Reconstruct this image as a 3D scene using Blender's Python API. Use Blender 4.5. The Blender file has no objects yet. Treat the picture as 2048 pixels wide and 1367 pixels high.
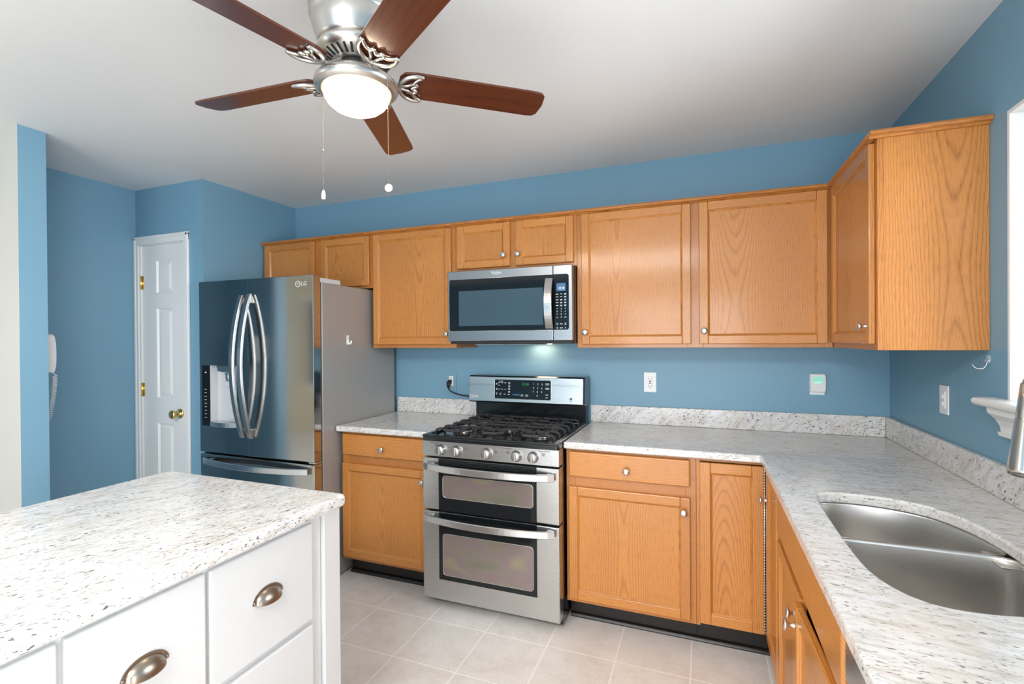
import bpy, bmesh, math, random
from mathutils import Matrix, Vector
random.seed(7)
scene = bpy.context.scene
COL = scene.collection
PI = math.pi

# ------------------------------------------------------------------ camera
def make_camera():
    yaw, pitch, roll = math.radians(21.2145), math.radians(-0.2801), math.radians(-0.4035)
    f = Vector((-math.sin(yaw)*math.cos(pitch), math.cos(yaw)*math.cos(pitch), math.sin(pitch)))
    r = Vector((math.cos(yaw), math.sin(yaw), 0)); u = r.cross(f)
    r2 = math.cos(roll)*r + math.sin(roll)*u; u2 = -math.sin(roll)*r + math.cos(roll)*u
    cd = bpy.data.cameras.new('camera'); cam = bpy.data.objects.new('camera', cd); COL.objects.link(cam)
    M = Matrix((r2, u2, -f)).transposed().to_4x4(); M.translation = (-0.8815, -2.9998, 1.4163)
    cam.matrix_world = M
    cd.sensor_width = 36; cd.lens = 980.98*36/2048; cd.shift_y = 1.34/2048
    cd.clip_start = 0.02; cd.clip_end = 100
    scene.camera = cam
make_camera()

# ------------------------------------------------------------------ world, lights, exposure
scene.view_settings.view_transform = 'Standard'
scene.view_settings.look = 'None'
scene.view_settings.gamma = 1.0
scene.view_settings.use_curve_mapping = False
scene.view_settings.exposure = 0.0
w = bpy.data.worlds.new('daylight_sky'); scene.world = w; w.use_nodes = True
w.node_tree.nodes['Background'].inputs[0].default_value = (0.80, 0.90, 1.0, 1)
w.node_tree.nodes['Background'].inputs[1].default_value = 3.0

def area(name, loc, rot, sx, sy, power, color=(1, 1, 1)):
    l = bpy.data.lights.new(name, 'AREA'); l.shape = 'RECTANGLE'; l.size = sx; l.size_y = sy
    l.energy = power; l.color = color
    o = bpy.data.objects.new(name, l); COL.objects.link(o); o.location = loc; o.rotation_euler = rot
    return o
# daylight entering by the patio door behind the camera, the hall window and the sink window
area('patio_daylight', (0.35, -4.70, 1.10), (PI/2, 0, PI/2), 2.3, 2.0, 155, (1.0, 0.98, 0.95))
area('rear_door_daylight', (-1.2, -6.35, 1.10), (PI/2, 0, 0), 1.9, 2.0, 85, (0.99, 0.99, 1.0))
area('hall_daylight', (-6.95, -5.35, 1.4), (PI/2, 0, -PI/2), 0.95, 1.5, 30, (0.98, 0.98, 1.0))
area('sink_window_daylight', (0.24, -1.50, 1.66), (PI/2, 0, PI/2), 0.90, 0.86, 26, (0.93, 0.97, 1.0))
area('ceiling_bounce_fill', (-1.7, -4.1, 2.42), (0, 0, 0), 1.6, 1.2, 118, (1.0, 0.97, 0.93))  # added fill light out of view, stands in for light bounced off the ceiling

# ------------------------------------------------------------------ materials
def lin(c):
    c = c/255.0
    return c/12.92 if c <= 0.04045 else ((c+0.055)/1.055)**2.4
def rgb(r, g, b): return (lin(r), lin(g), lin(b), 1)

class NT:
    def __init__(s, name):
        s.m = bpy.data.materials.new(name); s.m.use_nodes = True
        s.t = s.m.node_tree; s.n = s.t.nodes; s.b = s.n['Principled BSDF']
    def add(s, typ, **kw):
        n = s.n.new(typ)
        for k, v in kw.items(): setattr(n, k, v)
        return n
    def link(s, a, b): s.t.links.new(a, b)
    def val(s, sock, v):
        if hasattr(v, 'is_linked') or isinstance(v, bpy.types.NodeSocket): s.link(v, sock)
        else: sock.default_value = v
    def math(s, op, a, b=None, c=None, clamp=False):
        n = s.add('ShaderNodeMath', operation=op, use_clamp=clamp)
        s.val(n.inputs[0], a)
        if b is not None: s.val(n.inputs[1], b)
        if c is not None: s.val(n.inputs[2], c)
        return n.outputs[0]
    def mix(s, f, a, b):
        n = s.add('ShaderNodeMix', data_type='RGBA')
        s.val(n.inputs[0], f); s.val(n.inputs[6], a); s.val(n.inputs[7], b)
        return n.outputs[2]
    def noise(s, vec, scale, detail=2, rough=0.5, dim='3D', w=None):
        n = s.add('ShaderNodeTexNoise', noise_dimensions=dim)
        if vec is not None and dim != '1D': s.link(vec, n.inputs['Vector'])
        if w is not None: s.val(n.inputs['W'], w)
        n.inputs['Scale'].default_value = scale; n.inputs['Detail'].default_value = detail
        n.inputs['Roughness'].default_value = rough
        return n.outputs[0]
    def mapping(s, vec, scale=(1, 1, 1), rot=(0, 0, 0), loc=(0, 0, 0)):
        n = s.add('ShaderNodeMapping'); s.link(vec, n.inputs[0])
        n.inputs['Scale'].default_value = scale; n.inputs['Rotation'].default_value = rot
        n.inputs['Location'].default_value = loc
        return n.outputs[0]
    def ramp(s, f, stops, interp='LINEAR'):
        n = s.add('ShaderNodeValToRGB'); s.link(f, n.inputs[0]); cr = n.color_ramp
        cr.interpolation = interp
        while len(cr.elements) < len(stops): cr.elements.new(0.5)
        for e, (p, c) in zip(cr.elements, stops):
            e.position = p; e.color = c if len(c) == 4 else (c[0], c[0], c[0], 1)
        return n.outputs[0]
    def pos(s): return s.add('ShaderNodeNewGeometry').outputs['Position']
    def obj(s): return s.add('ShaderNodeTexCoord').outputs['Object']
    def uv(s): return s.add('ShaderNodeTexCoord').outputs['UV']
    def bump(s, h, strength=0.1, dist=0.01):
        n = s.add('ShaderNodeBump'); n.inputs['Strength'].default_value = strength
        n.inputs['Distance'].default_value = dist; s.link(h, n.inputs['Height'])
        s.link(n.outputs[0], s.b.inputs['Normal'])
    def base(s, c, rough=0.5, metal=0.0, coat=0.0):
        s.val(s.b.inputs['Base Color'], c); s.val(s.b.inputs['Roughness'], rough)
        s.b.inputs['Metallic'].default_value = metal; s.b.inputs['Coat Weight'].default_value = coat
        s.b.inputs['Coat Roughness'].default_value = 0.13
        return s

def plain(name, c, rough=0.5, metal=0.0, coat=0.0):
    return NT(name).base(c, rough, metal, coat).m

def paint(name, c, rough=0.45, bump=0.08):
    t = NT(name); n = t.noise(t.pos(), 260, 2)
    big = t.noise(t.pos(), 1.6, 2)
    c2 = (c[0]*0.93, c[1]*0.95, c[2]*0.96, 1)
    t.base(t.mix(big, c, c2), rough); t.bump(n, bump, 0.002)
    return t.m

def wood(name, light, dark, rough=0.42, coat=0.42, freq=120.0, contrast=1.0, pore=0.55):
    t = NT(name); uv = t.uv()
    sp = t.add('ShaderNodeSeparateXYZ'); t.link(uv, sp.inputs[0]); u, v = sp.outputs[0], sp.outputs[1]
    wig = t.noise(t.mapping(uv, (5, 1.3, 1)), 1.0, 2)
    u2 = t.math('ADD', u, t.math('MULTIPLY', t.math('SUBTRACT', wig, 0.5), 0.06))
    nv = t.noise(None, 0.62, 0.4, 0.5, '1D', w=v)
    wv = t.math('MULTIPLY_ADD', nv, 0.20, -0.045)
    d = t.math('SQRT', t.math('ADD', t.math('MULTIPLY', u2, u2), t.math('MULTIPLY', wv, wv)))
    fine = t.noise(t.mapping(uv, (60, 9, 1)), 1.0, 2)
    d2 = t.math('ADD', d, t.math('MULTIPLY', fine, 0.004))
    ring = t.math('FRACT', t.math('MULTIPLY', d2, freq))
    rl = t.ramp(ring, [(0.0, (0.25,)), (0.25, (0.0,)), (0.62, (0.12,)), (0.90, (1.0,)), (1.0, (0.3,))])
    pores = t.noise(t.mapping(uv, (950, 22, 1)), 1.0, 2, 0.6)
    pr = t.ramp(pores, [(0.50, (0.0,)), (0.70, (1.0,))])
    tone = t.noise(t.mapping(uv, (2.5, 0.6, 1)), 1.0, 2)
    f = t.math('ADD', t.math('MULTIPLY', rl, 0.42*contrast), t.math('MULTIPLY', pr, pore))
    f = t.math('ADD', f, t.math('MULTIPLY', t.math('SUBTRACT', tone, 0.5), 0.7), clamp=True)
    t.base(t.mix(f, light, dark), rough, 0, coat)
    t.bump(pores, 0.04, 0.001)
    return t.m

def granite(name, rot=(0, 0, 0), seed=0.0, k=0.65, sc_=1.2):
    t = NT(name); p = t.mapping(t.mapping(t.pos(), (1, 1, 1), rot, (seed, seed*0.7, 0)), (sc_, sc_, sc_))
    warp = t.add('ShaderNodeVectorMath', operation='ADD'); t.link(p, warp.inputs[0])
    wn = t.add('ShaderNodeTexNoise'); t.link(p, wn.inputs['Vector']); wn.inputs['Scale'].default_value = 9
    sc = t.add('ShaderNodeVectorMath', operation='SCALE'); t.link(wn.outputs[1], sc.inputs[0]); sc.inputs[3].default_value = 0.035
    t.link(sc.outputs[0], warp.inputs[1]); q = warp.outputs[0]
    s1 = t.mapping(q, (14, 55, 55)); s2 = t.mapping(q, (58, 190, 190)); s3 = t.mapping(q, (36, 110, 110), (0, 0, 0.5))
    cloud = t.noise(s1, 1.0, 3, 0.6)
    c = t.ramp(cloud, [(0.30, rgb(194, 190, 183)), (0.44, rgb(214, 213, 211)), (0.58, rgb(226, 226, 226))])
    warm = t.noise(t.mapping(q, (5, 11, 11)), 1.0, 2)
    c = t.mix(t.math('MULTIPLY', t.ramp(warm, [(0.5, (0.0,)), (0.72, (1.0,))]), 0.28), c, rgb(206, 190, 168))
    grey = t.noise(s3, 1.0, 2, 0.6)
    c = t.mix(t.math('MULTIPLY', t.ramp(grey, [(0.60, (0.0,)), (0.70, (1.0,))]), 0.6), c, rgb(150, 142, 134))
    dens = t.noise(t.mapping(q, (4, 7, 7), (0, 0, 0), (5, 2, 1)), 1.0, 2)
    fl = t.noise(s2, 1.0, 1.5, 0.5)
    thr = t.math('ADD', fl, t.math('MULTIPLY', t.math('SUBTRACT', dens, 0.5), 0.25))
    c = t.mix(t.math('MULTIPLY', t.ramp(thr, [(0.645, (0.0,)), (0.69, (1.0,))]), k), c, rgb(66, 56, 52))
    fl2 = t.noise(t.mapping(q, (38, 135, 135), (0, 0, 0), (3, 8, 2)), 1.0, 1, 0.5)
    c = t.mix(t.math('MULTIPLY', t.ramp(fl2, [(0.70, (0.0,)), (0.74, (1.0,))]), k+.1), c, rgb(52, 44, 44))
    t.base(c, 0.16, 0, 0.0)
    t.b.inputs['Specular IOR Level'].default_value = 0.5
    return t.m

def steel(name, c=(0.60, 0.60, 0.59, 1), rough=0.26, brush=(.12, .12, 50), amp=0.05, aniso=0.4):
    t = NT(name); n = t.noise(t.mapping(t.obj(), tuple(b*14 for b in brush)), 1.0, 3, 0.6)
    r = t.math('MULTIPLY_ADD', n, amp, rough-amp/2)
    c2 = (c[0]*0.97, c[1]*0.97, c[2]*0.97, 1)
    t.base(t.mix(n, c, c2), r, 1.0)
    t.b.inputs['Anisotropic'].default_value = aniso
    return t.m

def emit(name, c, strength, base=(0.02, 0.02, 0.02, 1)):
    t = NT(name); t.base(base, 0.3)
    t.b.inputs['Emission Color'].default_value = c; t.b.inputs['Emission Strength'].default_value = strength
    return t.m

def tile_mat():
    t = NT('floor_tile'); P = 0.3125
    sp = t.add('ShaderNodeSeparateXYZ'); t.link(t.pos(), sp.inputs[0])
    def edge(o, off):
        a = t.math('FRACT', t.math('DIVIDE', t.math('SUBTRACT', o, off), P))
        return t.math('MINIMUM', a, t.math('SUBTRACT', 1.0, a))
    def cell(o, off): return t.math('FLOOR', t.math('DIVIDE', t.math('SUBTRACT', o, off), P))
    e = t.math('MINIMUM', edge(sp.outputs[0], -0.935), edge(sp.outputs[1], -0.835))
    g = t.ramp(e, [(0.0075, (1.0,)), (0.0115, (0.0,))])
    cid = t.math('ADD', t.math('MULTIPLY', cell(sp.outputs[0], -0.935), 7.13), t.math('MULTIPLY', cell(sp.outputs[1], -0.835), 3.71))
    wn = t.add('ShaderNodeTexWhiteNoise', noise_dimensions='1D'); t.link(cid, wn.inputs['W'])
    n1 = t.noise(t.pos(), 7, 5, 0.65); n2 = t.noise(t.pos(), 60, 3, 0.6)
    f = t.math('ADD', t.math('MULTIPLY', n1, 0.7), t.math('MULTIPLY', n2, 0.3))
    c = t.ramp(f, [(0.34, rgb(220, 214, 208)), (0.52, rgb(234, 230, 226)), (0.68, rgb(240, 237, 234))])
    c = t.mix(t.math('MULTIPLY', wn.outputs[0], 0.16), c, rgb(210, 203, 196))
    c = t.mix(g, c, rgb(250, 247, 242))
    t.base(c, t.math('MULTIPLY_ADD', g, 0.4, 0.38))
    t.bump(t.math('SUBTRACT', t.math('MULTIPLY', n2, 0.15), g), 0.25, 0.003)
    return t.m

def pane_mat(name, tint=(1, 1, 1, 1)):
    t = NT(name); out = t.n['Material Output']
    tr = t.add('ShaderNodeBsdfTransparent'); gl = t.add('ShaderNodeBsdfGlossy'); gl.inputs['Roughness'].default_value = 0.02
    tr.inputs[0].default_value = tint
    fr = t.add('ShaderNodeFresnel'); fr.inputs[0].default_value = 1.45
    mx = t.add('ShaderNodeMixShader'); t.link(fr.outputs[0], mx.inputs[0]); t.link(tr.outputs[0], mx.inputs[1]); t.link(gl.outputs[0], mx.inputs[2])
    t.link(mx.outputs[0], out.inputs[0]); t.n.remove(t.b)
    return t.m

M = {}
M['blue'] = paint('blue_wall_paint', rgb(121, 164, 188))
M['cream'] = paint('cream_wall_paint', rgb(206, 204, 198))
M['beige'] = paint('beige_hall_paint', rgb(190, 176, 150))
M['ceil'] = paint('ceiling_paint', rgb(232, 233, 233), 0.5, 0.05)
M['white'] = plain('white_semi_gloss_paint', rgb(232, 234, 234), 0.30)
M['island_white'] = plain('white_cabinet_paint', rgb(213, 215, 216), 0.35)
M['plastic'] = plain('white_plastic', rgb(236, 237, 238), 0.30)
M['grey_plastic'] = plain('pale_grey_plastic', rgb(206, 208, 212), 0.35)
M['tile'] = tile_mat()
M['oak'] = wood('honey_oak', rgb(205, 136, 63), rgb(134, 75, 27))
M['oak_frame'] = wood('honey_oak_frame', rgb(197, 127, 57), rgb(127, 70, 26), freq=125)
M['walnut'] = wood('walnut_blade', rgb(92, 44, 22), rgb(44, 20, 10), 0.26, 0.4, 40, 0.6, 0.3)
M['granite'] = granite('speckled_granite', (0, 0, 0.12), 0.0)
M['granite_up'] = granite('speckled_granite_upstand', (0.0, 0.7, 0.2), 3.0, 0.9, 0.95)
M['granite_side'] = granite('speckled_granite_side_upstand', (0.7, 0.0, 1.3), 9.0, 0.85, 0.95)
M['granite_island'] = granite('speckled_granite_island', (0, 0, -1.25), 17.0, 0.85, 1.1)
M['mw_steel'] = steel('grey_stainless', (0.33, 0.345, 0.36, 1), 0.30)
M['steel'] = steel('brushed_stainless', (0.58, 0.585, 0.58, 1), 0.27)
M['fridge'] = steel('refrigerator_stainless', (0.50, 0.50, 0.485, 1), 0.11, (1, 1, 40), 0.04, 0.3)
M['fridge_side'] = plain('grey_textured_side', rgb(166, 164, 161), 0.42, 0.25)
M['sink'] = steel('satin_sink_steel', (0.68, 0.665, 0.64, 1), 0.32, (1, 1, 50), 0.04, 0.5)
M['knob_metal'] = plain('brushed_knob_metal', (0.50, 0.49, 0.47, 1), 0.36, 1.0)
M['handle'] = plain('satin_handle_metal', (0.66, 0.66, 0.66, 1), 0.26, 1.0)
M['nickel'] = plain('satin_nickel', (0.66, 0.64, 0.61, 1), 0.24, 1.0)
M['fan_nickel'] = plain('brushed_nickel', (0.60, 0.58, 0.55, 1), 0.31, 1.0)
M['bronze'] = plain('antique_pewter', (0.34, 0.29, 0.24, 1), 0.30, 1.0)
M['brass'] = plain('polished_brass', (0.80, 0.58, 0.22, 1), 0.16, 1.0)
M['black'] = plain('black_enamel', (0.006, 0.009, 0.011, 1), 0.18, 0.0, 0.4)
M['black_matte'] = plain('black_matte', (0.010, 0.010, 0.010, 1), 0.55)
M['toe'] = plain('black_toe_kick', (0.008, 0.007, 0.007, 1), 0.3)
M['iron'] = plain('cast_iron', (0.030, 0.028, 0.032, 1), 0.55)
M['gloss_black'] = plain('black_glass', (0.006, 0.008, 0.010, 1), 0.06)
M['dark'] = plain('dark_recess', (0.012, 0.011, 0.010, 1), 0.6)
M['ink'] = plain('dark_print', (0.10, 0.10, 0.10, 1), 0.5)
M['silver_print'] = plain('silver_print', rgb(225, 228, 230), 0.35)
M['white_print'] = plain('white_print', rgb(228, 232, 235), 0.4)
M['blue_print'] = emit('blue_print', (0.05, 0.35, 0.75, 1), 0.5)
M['lcd'] = emit('blue_display', (0.03, 0.20, 0.48, 1), 0.7)
M['lcd_digits'] = emit('display_digits', (0.65, 0.85, 1.0, 1), 2.0)
M['green_digits'] = emit('green_digits', (0.05, 0.85, 0.12, 1), 0.5)
M['green_lcd'] = emit('green_display', (0.30, 0.85, 0.62, 1), 0.35, rgb(150, 200, 190))
M['green_lit'] = emit('green_backlight', (0.25, 1.0, 0.6, 1), 0.7, rgb(150, 220, 190))
M['glass_lamp'] = emit('lit_frosted_glass', (1.0, 0.82, 0.60, 1), 30.0, rgb(240, 235, 225))
def dome_mat():
    t = NT('lit_frosted_glass'); t.base(rgb(240, 232, 218), 0.35)
    sp = t.add('ShaderNodeSeparateXYZ'); t.link(t.pos(), sp.inputs[0])     # the frosted glass dims toward its rim, away from the bulb
    f = t.math('DIVIDE', t.math('SUBTRACT', 2.1500, sp.outputs[2]), 0.024, clamp=True)
    c = t.ramp(f, [(0.0, (1.0, 0.52, 0.16, 1)), (0.5, (1.0, 0.72, 0.38, 1)), (1.0, (1.0, 0.82, 0.60, 1))])
    t.link(c, t.b.inputs['Emission Color'])
    t.link(t.math('MULTIPLY_ADD', t.math('POWER', f, 2.5), 29.2, 0.8), t.b.inputs['Emission Strength'])
    return t.m
M['glass_lamp'] = dome_mat()
M['bulb'] = emit('lit_lamp_lens', (1.0, 0.85, 0.62, 1), 6.0, rgb(240, 235, 225))
M['pane'] = pane_mat('clear_pane')
M['red'] = plain('red_button', rgb(150, 40, 50), 0.4)
M['clear'] = plain('clear_plastic', rgb(190, 200, 205), 0.2)
def oven_glass():
    t = NT('oven_window_glass'); n = t.noise(t.mapping(t.pos(), (1, 1, 2.2), (0, 0.6, 0)), 4.0, 1)
    t.base(t.ramp(n, [(0.32, rgb(136, 136, 122)), (0.45, rgb(150, 142, 132)), (0.56, rgb(150, 134, 136)), (0.68, rgb(160, 152, 130))]), 0.12, 0.55)  # iridescent sheen of the reflections is put into the base colour
    return t.m
M['oven_glass'] = oven_glass()
def mw_glass():
    t = NT('microwave_window_mesh')
    t.base(rgb(88, 108, 118), 0.14, 0.55)
    return t.m
M['mw_glass'] = mw_glass()

# ------------------------------------------------------------------ geometry helpers
WL = {}
FACE = {'-y': Matrix.Identity(4), '-x': Matrix.Rotation(-PI/2, 4, 'Z'), '+x': Matrix.Rotation(PI/2, 4, 'Z'), '+y': Matrix.Rotation(PI, 4, 'Z')}
def at(x, y, z, face='-y'): return Matrix.Translation((x, y, z)) @ FACE[face]

class MB:
    """collects shapes into one mesh; T is the transform applied to what is added"""
    def __init__(s, T=None):
        s.bm = bmesh.new(); s.uvl = s.bm.loops.layers.uv.new('UVMap'); s.T = T or Matrix.Identity(4); s.mats = []
    def _merge(s, tb, grain, uoff=0.0, voff=None, smooth=False, mi=0):
        uvl = tb.loops.layers.uv.get('UVMap') or tb.loops.layers.uv.new('UVMap')
        if voff is None: voff = random.uniform(0, 60)
        vs = [v.co for v in tb.verts]
        gi = 'xyz'.index(grain); oi = [i for i in range(3) if i != gi]
        cen = [sum(v[i] for v in vs)/max(1, len(vs)) for i in range(3)]
        for f in tb.faces:
            f.smooth = smooth; f.material_index = mi
            for l in f.loops:
                c = l.vert.co
                l[uvl].uv = ((c[oi[0]]-cen[oi[0]])+(c[oi[1]]-cen[oi[1]])+uoff, c[gi]-cen[gi]+voff)
        tb.transform(s.T)
        if s.T.to_3x3().determinant() < 0: bmesh.ops.reverse_faces(tb, faces=tb.faces[:])
        me = bpy.data.meshes.new('tmp'); tb.to_mesh(me); s.bm.from_mesh(me); bpy.data.meshes.remove(me); tb.free()
    def box(s, x0, x1, y0, y1, z0, z1, bev=0.0, seg=2, grain='z', uoff=0.0, mi=0, smooth=None):
        tb = bmesh.new()
        x0, x1 = min(x0, x1), max(x0, x1); y0, y1 = min(y0, y1), max(y0, y1); z0, z1 = min(z0, z1), max(z0, z1)
        v = [tb.verts.new((x, y, z)) for x in (x0, x1) for y in (y0, y1) for z in (z0, z1)]
        for q in ((0, 1, 3, 2), (4, 6, 7, 5), (0, 4, 5, 1), (2, 3, 7, 6), (0, 2, 6, 4), (1, 5, 7, 3)):
            tb.faces.new([v[i] for i in q])
        if bev > 0:
            bev = min(bev, 0.49*min(x1-x0, y1-y0, z1-z0))
            bmesh.ops.bevel(tb, geom=tb.edges[:], offset=bev, segments=seg, affect='EDGES', profile=0.5)
        bmesh.ops.recalc_face_normals(tb, faces=tb.faces[:])
        s._merge(tb, grain, uoff, smooth=False, mi=mi); return s
    def prism(s, pts, d0, d1, axis='y', bev=0.0, seg=2, grain='z', mi=0, uoff=0.0):
        """pts: outline in the plane across axis, extruded from d0 to d1"""
        tb = bmesh.new()
        def P(p, d): return {'x': (d, p[0], p[1]), 'y': (p[0], d, p[1]), 'z': (p[0], p[1], d)}[axis]
        a = [tb.verts.new(P(p, d0)) for p in pts]; b = [tb.verts.new(P(p, d1)) for p in pts]
        n = len(pts)
        fa = tb.faces.new(a); fb = tb.faces.new(b[::-1])
        for i in range(n): tb.faces.new((a[i], b[i], b[(i+1) % n], a[(i+1) % n]))
        bmesh.ops.recalc_face_normals(tb, faces=tb.faces[:])
        if bev > 0:
            ed = list({e for f in (fa, fb) for e in f.edges})
            bmesh.ops.bevel(tb, geom=ed, offset=bev, segments=seg, affect='EDGES', profile=0.5)
        s._merge(tb, grain, uoff, mi=mi); return s
    def lathe(s, prof, c=(0, 0, 0), axis='z', seg=32, mi=0, smooth=True, cap=True):
        """prof: (radius, distance along axis)"""
        tb = bmesh.new(); rings = []
        R = {'z': Matrix.Identity(3), 'y': Matrix.Rotation(PI/2, 3, 'X'), '-y': Matrix.Rotation(PI/2, 3, 'X'), 'x': Matrix.Rotation(PI/2, 3, 'Y')}
        R['y'] = Matrix(((1, 0, 0), (0, 0, 1), (0, -1, 0)))   # z -> +y
        R['-y'] = Matrix(((1, 0, 0), (0, 0, -1), (0, 1, 0)))  # z -> -y
        m = R[axis]; c = Vector(c)
        for r, h in prof:
            if r < 1e-6: rings.append([tb.verts.new(c + m @ Vector((0, 0, h)))])
            else: rings.append([tb.verts.new(c + m @ Vector((r*math.cos(2*PI*k/seg), r*math.sin(2*PI*k/seg), h))) for k in range(seg)])
        for A, B in zip(rings, rings[1:]):
            for k in range(seg):
                k2 = (k+1) % seg
                if len(A) == 1 and len(B) == 1: continue
                if len(A) == 1: tb.faces.new((A[0], B[k2], B[k]))
                elif len(B) == 1: tb.faces.new((A[k], A[k2], B[0]))
                else: tb.faces.new((A[k], A[k2], B[k2], B[k]))
        if cap:
            for A in (rings[0], rings[-1]):
                if len(A) > 1:
                    tb.faces.new(A)
        bmesh.ops.recalc_face_normals(tb, faces=tb.faces[:])
        s._merge(tb, 'z', smooth=smooth, mi=mi); return s
    def cyl(s, p0, p1, r, r1=None, seg=16, mi=0, smooth=True): return s.tube([p0, p1], [r, r if r1 is None else r1], seg, mi, smooth)
    def tube(s, pts, r, seg=10, mi=0, smooth=True, flat=None, closed=False):
        """round (or flat=(w,t,up)) section swept along pts"""
        tb = bmesh.new(); pts = [Vector(p) for p in pts]; n = len(pts); rings = []; prev = None
        for i, p in enumerate(pts):
            if closed: d = pts[(i+1) % n]-pts[i-1]
            else: d = pts[min(i+1, n-1)]-pts[max(i-1, 0)]
            d.normalize()
            if flat:
                upv = Vector(flat[2]); a = d.cross(upv); a.normalize(); b = a.cross(d); b.normalize()
                w_, t_ = flat[0]/2, flat[1]/2
                ch = min(w_, t_)*0.45
                sec = [(w_, t_-ch), (w_-ch, t_), (-w_+ch, t_), (-w_, t_-ch), (-w_, -t_+ch), (-w_+ch, -t_), (w_-ch, -t_), (w_, -t_+ch)]
                rings.append([tb.verts.new(p + a*x + b*y) for x, y in sec])
            else:
                if prev is None:
                    ref = Vector((0, 0, 1)) if abs(d.z) < 0.9 else Vector((1, 0, 0))
                    a = d.cross(ref); a.normalize()
                else:
                    a = prev - d*prev.dot(d); a.normalize()
                prev = a; b = d.cross(a)
                rr = r[i] if isinstance(r, (list, tuple)) else r
                rings.append([tb.verts.new(p + a*rr*math.cos(2*PI*k/seg) + b*rr*math.sin(2*PI*k/seg)) for k in range(seg)])
        m = len(rings[0])
        pairs = list(zip(rings, rings[1:])) + ([(rings[-1], rings[0])] if closed else [])
        for A, B in pairs:
            for k in range(m): tb.faces.new((A[k], A[(k+1) % m], B[(k+1) % m], B[k]))
        if not closed:
            tb.faces.new(rings[0][::-1]); tb.faces.new(rings[-1])
        bmesh.ops.recalc_face_normals(tb, faces=tb.faces[:])
        s._merge(tb, 'z', smooth=smooth and not flat, mi=mi); return s
    def faces(s, verts, polys, smooth=False, grain='z', mi=0, recalc=True):
        tb = bmesh.new(); v = [tb.verts.new(p) for p in verts]
        for q in polys: tb.faces.new([v[i] for i in q])
        if recalc: bmesh.ops.recalc_face_normals(tb, faces=tb.faces[:])
        s._merge(tb, grain, smooth=smooth, mi=mi); return s
    def build(s, name, mat, parent=None, origin=None, keep=False, label=None):
        me = bpy.data.meshes.new(name)
        s.bm.normal_update()
        s.bm.to_mesh(me); s.bm.free()
        mats = mat if isinstance(mat, (list, tuple)) else [mat]
        for m in mats: me.materials.append(m)
        o = bpy.data.objects.new(name, me); COL.objects.link(o)
        place(o, parent, origin, keep)
        if label: o['label'] = label
        return o

def place(o, parent=None, origin=None, keep=False):
    me = o.data
    if keep: c = Vector((0, 0, 0))
    elif origin is not None: c = Vector(origin)
    else:
        xs = [v.co for v in me.vertices]
        lo = [min(v[i] for v in xs) for i in range(3)]; hi = [max(v[i] for v in xs) for i in range(3)]
        c = Vector(((lo[0]+hi[0])/2, (lo[1]+hi[1])/2, lo[2] if parent is None else (lo[2]+hi[2])/2))
    me.transform(Matrix.Translation(-c)); WL[o.name] = c
    if parent is not None:
        o.parent = parent; o.location = c - WL[parent.name]
    else: o.location = c

def tag(o, label, cat, group=None):
    o['label'] = label; o['category'] = cat
    if group: o['group'] = group
    return o
def thing(name, label, cat, loc, group=None):
    o = bpy.data.objects.new(name, None); COL.objects.link(o); o.location = loc; WL[o.name] = Vector(loc)
    o.empty_display_size = 0.1
    return tag(o, label, cat, group)
def struct_empty(name, loc):
    o = bpy.data.objects.new(name, None); COL.objects.link(o); o.location = loc; WL[o.name] = Vector(loc)
    o['kind'] = 'structure'; return o
def struct(o): o['kind'] = 'structure'; return o

def text(body, size, T, mat, name, parent, ext=0.0004, shear=0.0, align='CENTER', width=None, label=None):
    """T: local x right, z up, facing -y"""
    cu = bpy.data.curves.new('t', 'FONT'); cu.body = body; cu.size = size; cu.extrude = ext; cu.shear = shear
    cu.align_x = align; cu.align_y = 'CENTER'; cu.resolution_u = 3
    to = bpy.data.objects.new('t', cu); COL.objects.link(to)
    bpy.context.view_layer.update()
    me = bpy.data.meshes.new_from_object(to.evaluated_get(bpy.context.evaluated_depsgraph_get()))
    bpy.data.objects.remove(to); bpy.data.curves.remove(cu)
    if width:
        xs = [v.co.x for v in me.vertices]; k = width/max(1e-6, max(xs)-min(xs))
        me.transform(Matrix.Diagonal((k, 1, 1, 1)))
    me.transform(T @ Matrix.Rotation(PI/2, 4, 'X'))
    me.name = name; me.materials.clear(); me.materials.append(mat)
    o = bpy.data.objects.new(name, me); COL.objects.link(o); place(o, parent)
    if label: o['label'] = label
    return o

def rrect(x0, x1, z0, z1, r, n=5):
    p = []
    for cx, cz, a in ((x1-r, z1-r, 0), (x0+r, z1-r, PI/2), (x0+r, z0+r, PI), (x1-r, z0+r, 1.5*PI)):
        for k in range(n+1): p.append((cx+r*math.cos(a+k*PI/2/n), cz+r*math.sin(a+k*PI/2/n)))
    return p
def catmull(pts, n=8, closed=False):
    P = [Vector(p) for p in pts]; out = []; m = len(P)
    rng = range(m) if closed else range(m-1)
    for i in rng:
        if closed: a, b, c, d = P[(i-1) % m], P[i], P[(i+1) % m], P[(i+2) % m]
        else: a, b, c, d = P[max(i-1, 0)], P[i], P[i+1], P[min(i+2, m-1)]
        for k in range(n):
            t = k/n
            out.append(0.5*((2*b)+(c-a)*t+(2*a-5*b+4*c-d)*t*t+(3*b-a-3*c+d)*t**3))
    if not closed: out.append(P[-1])
    return out

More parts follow.
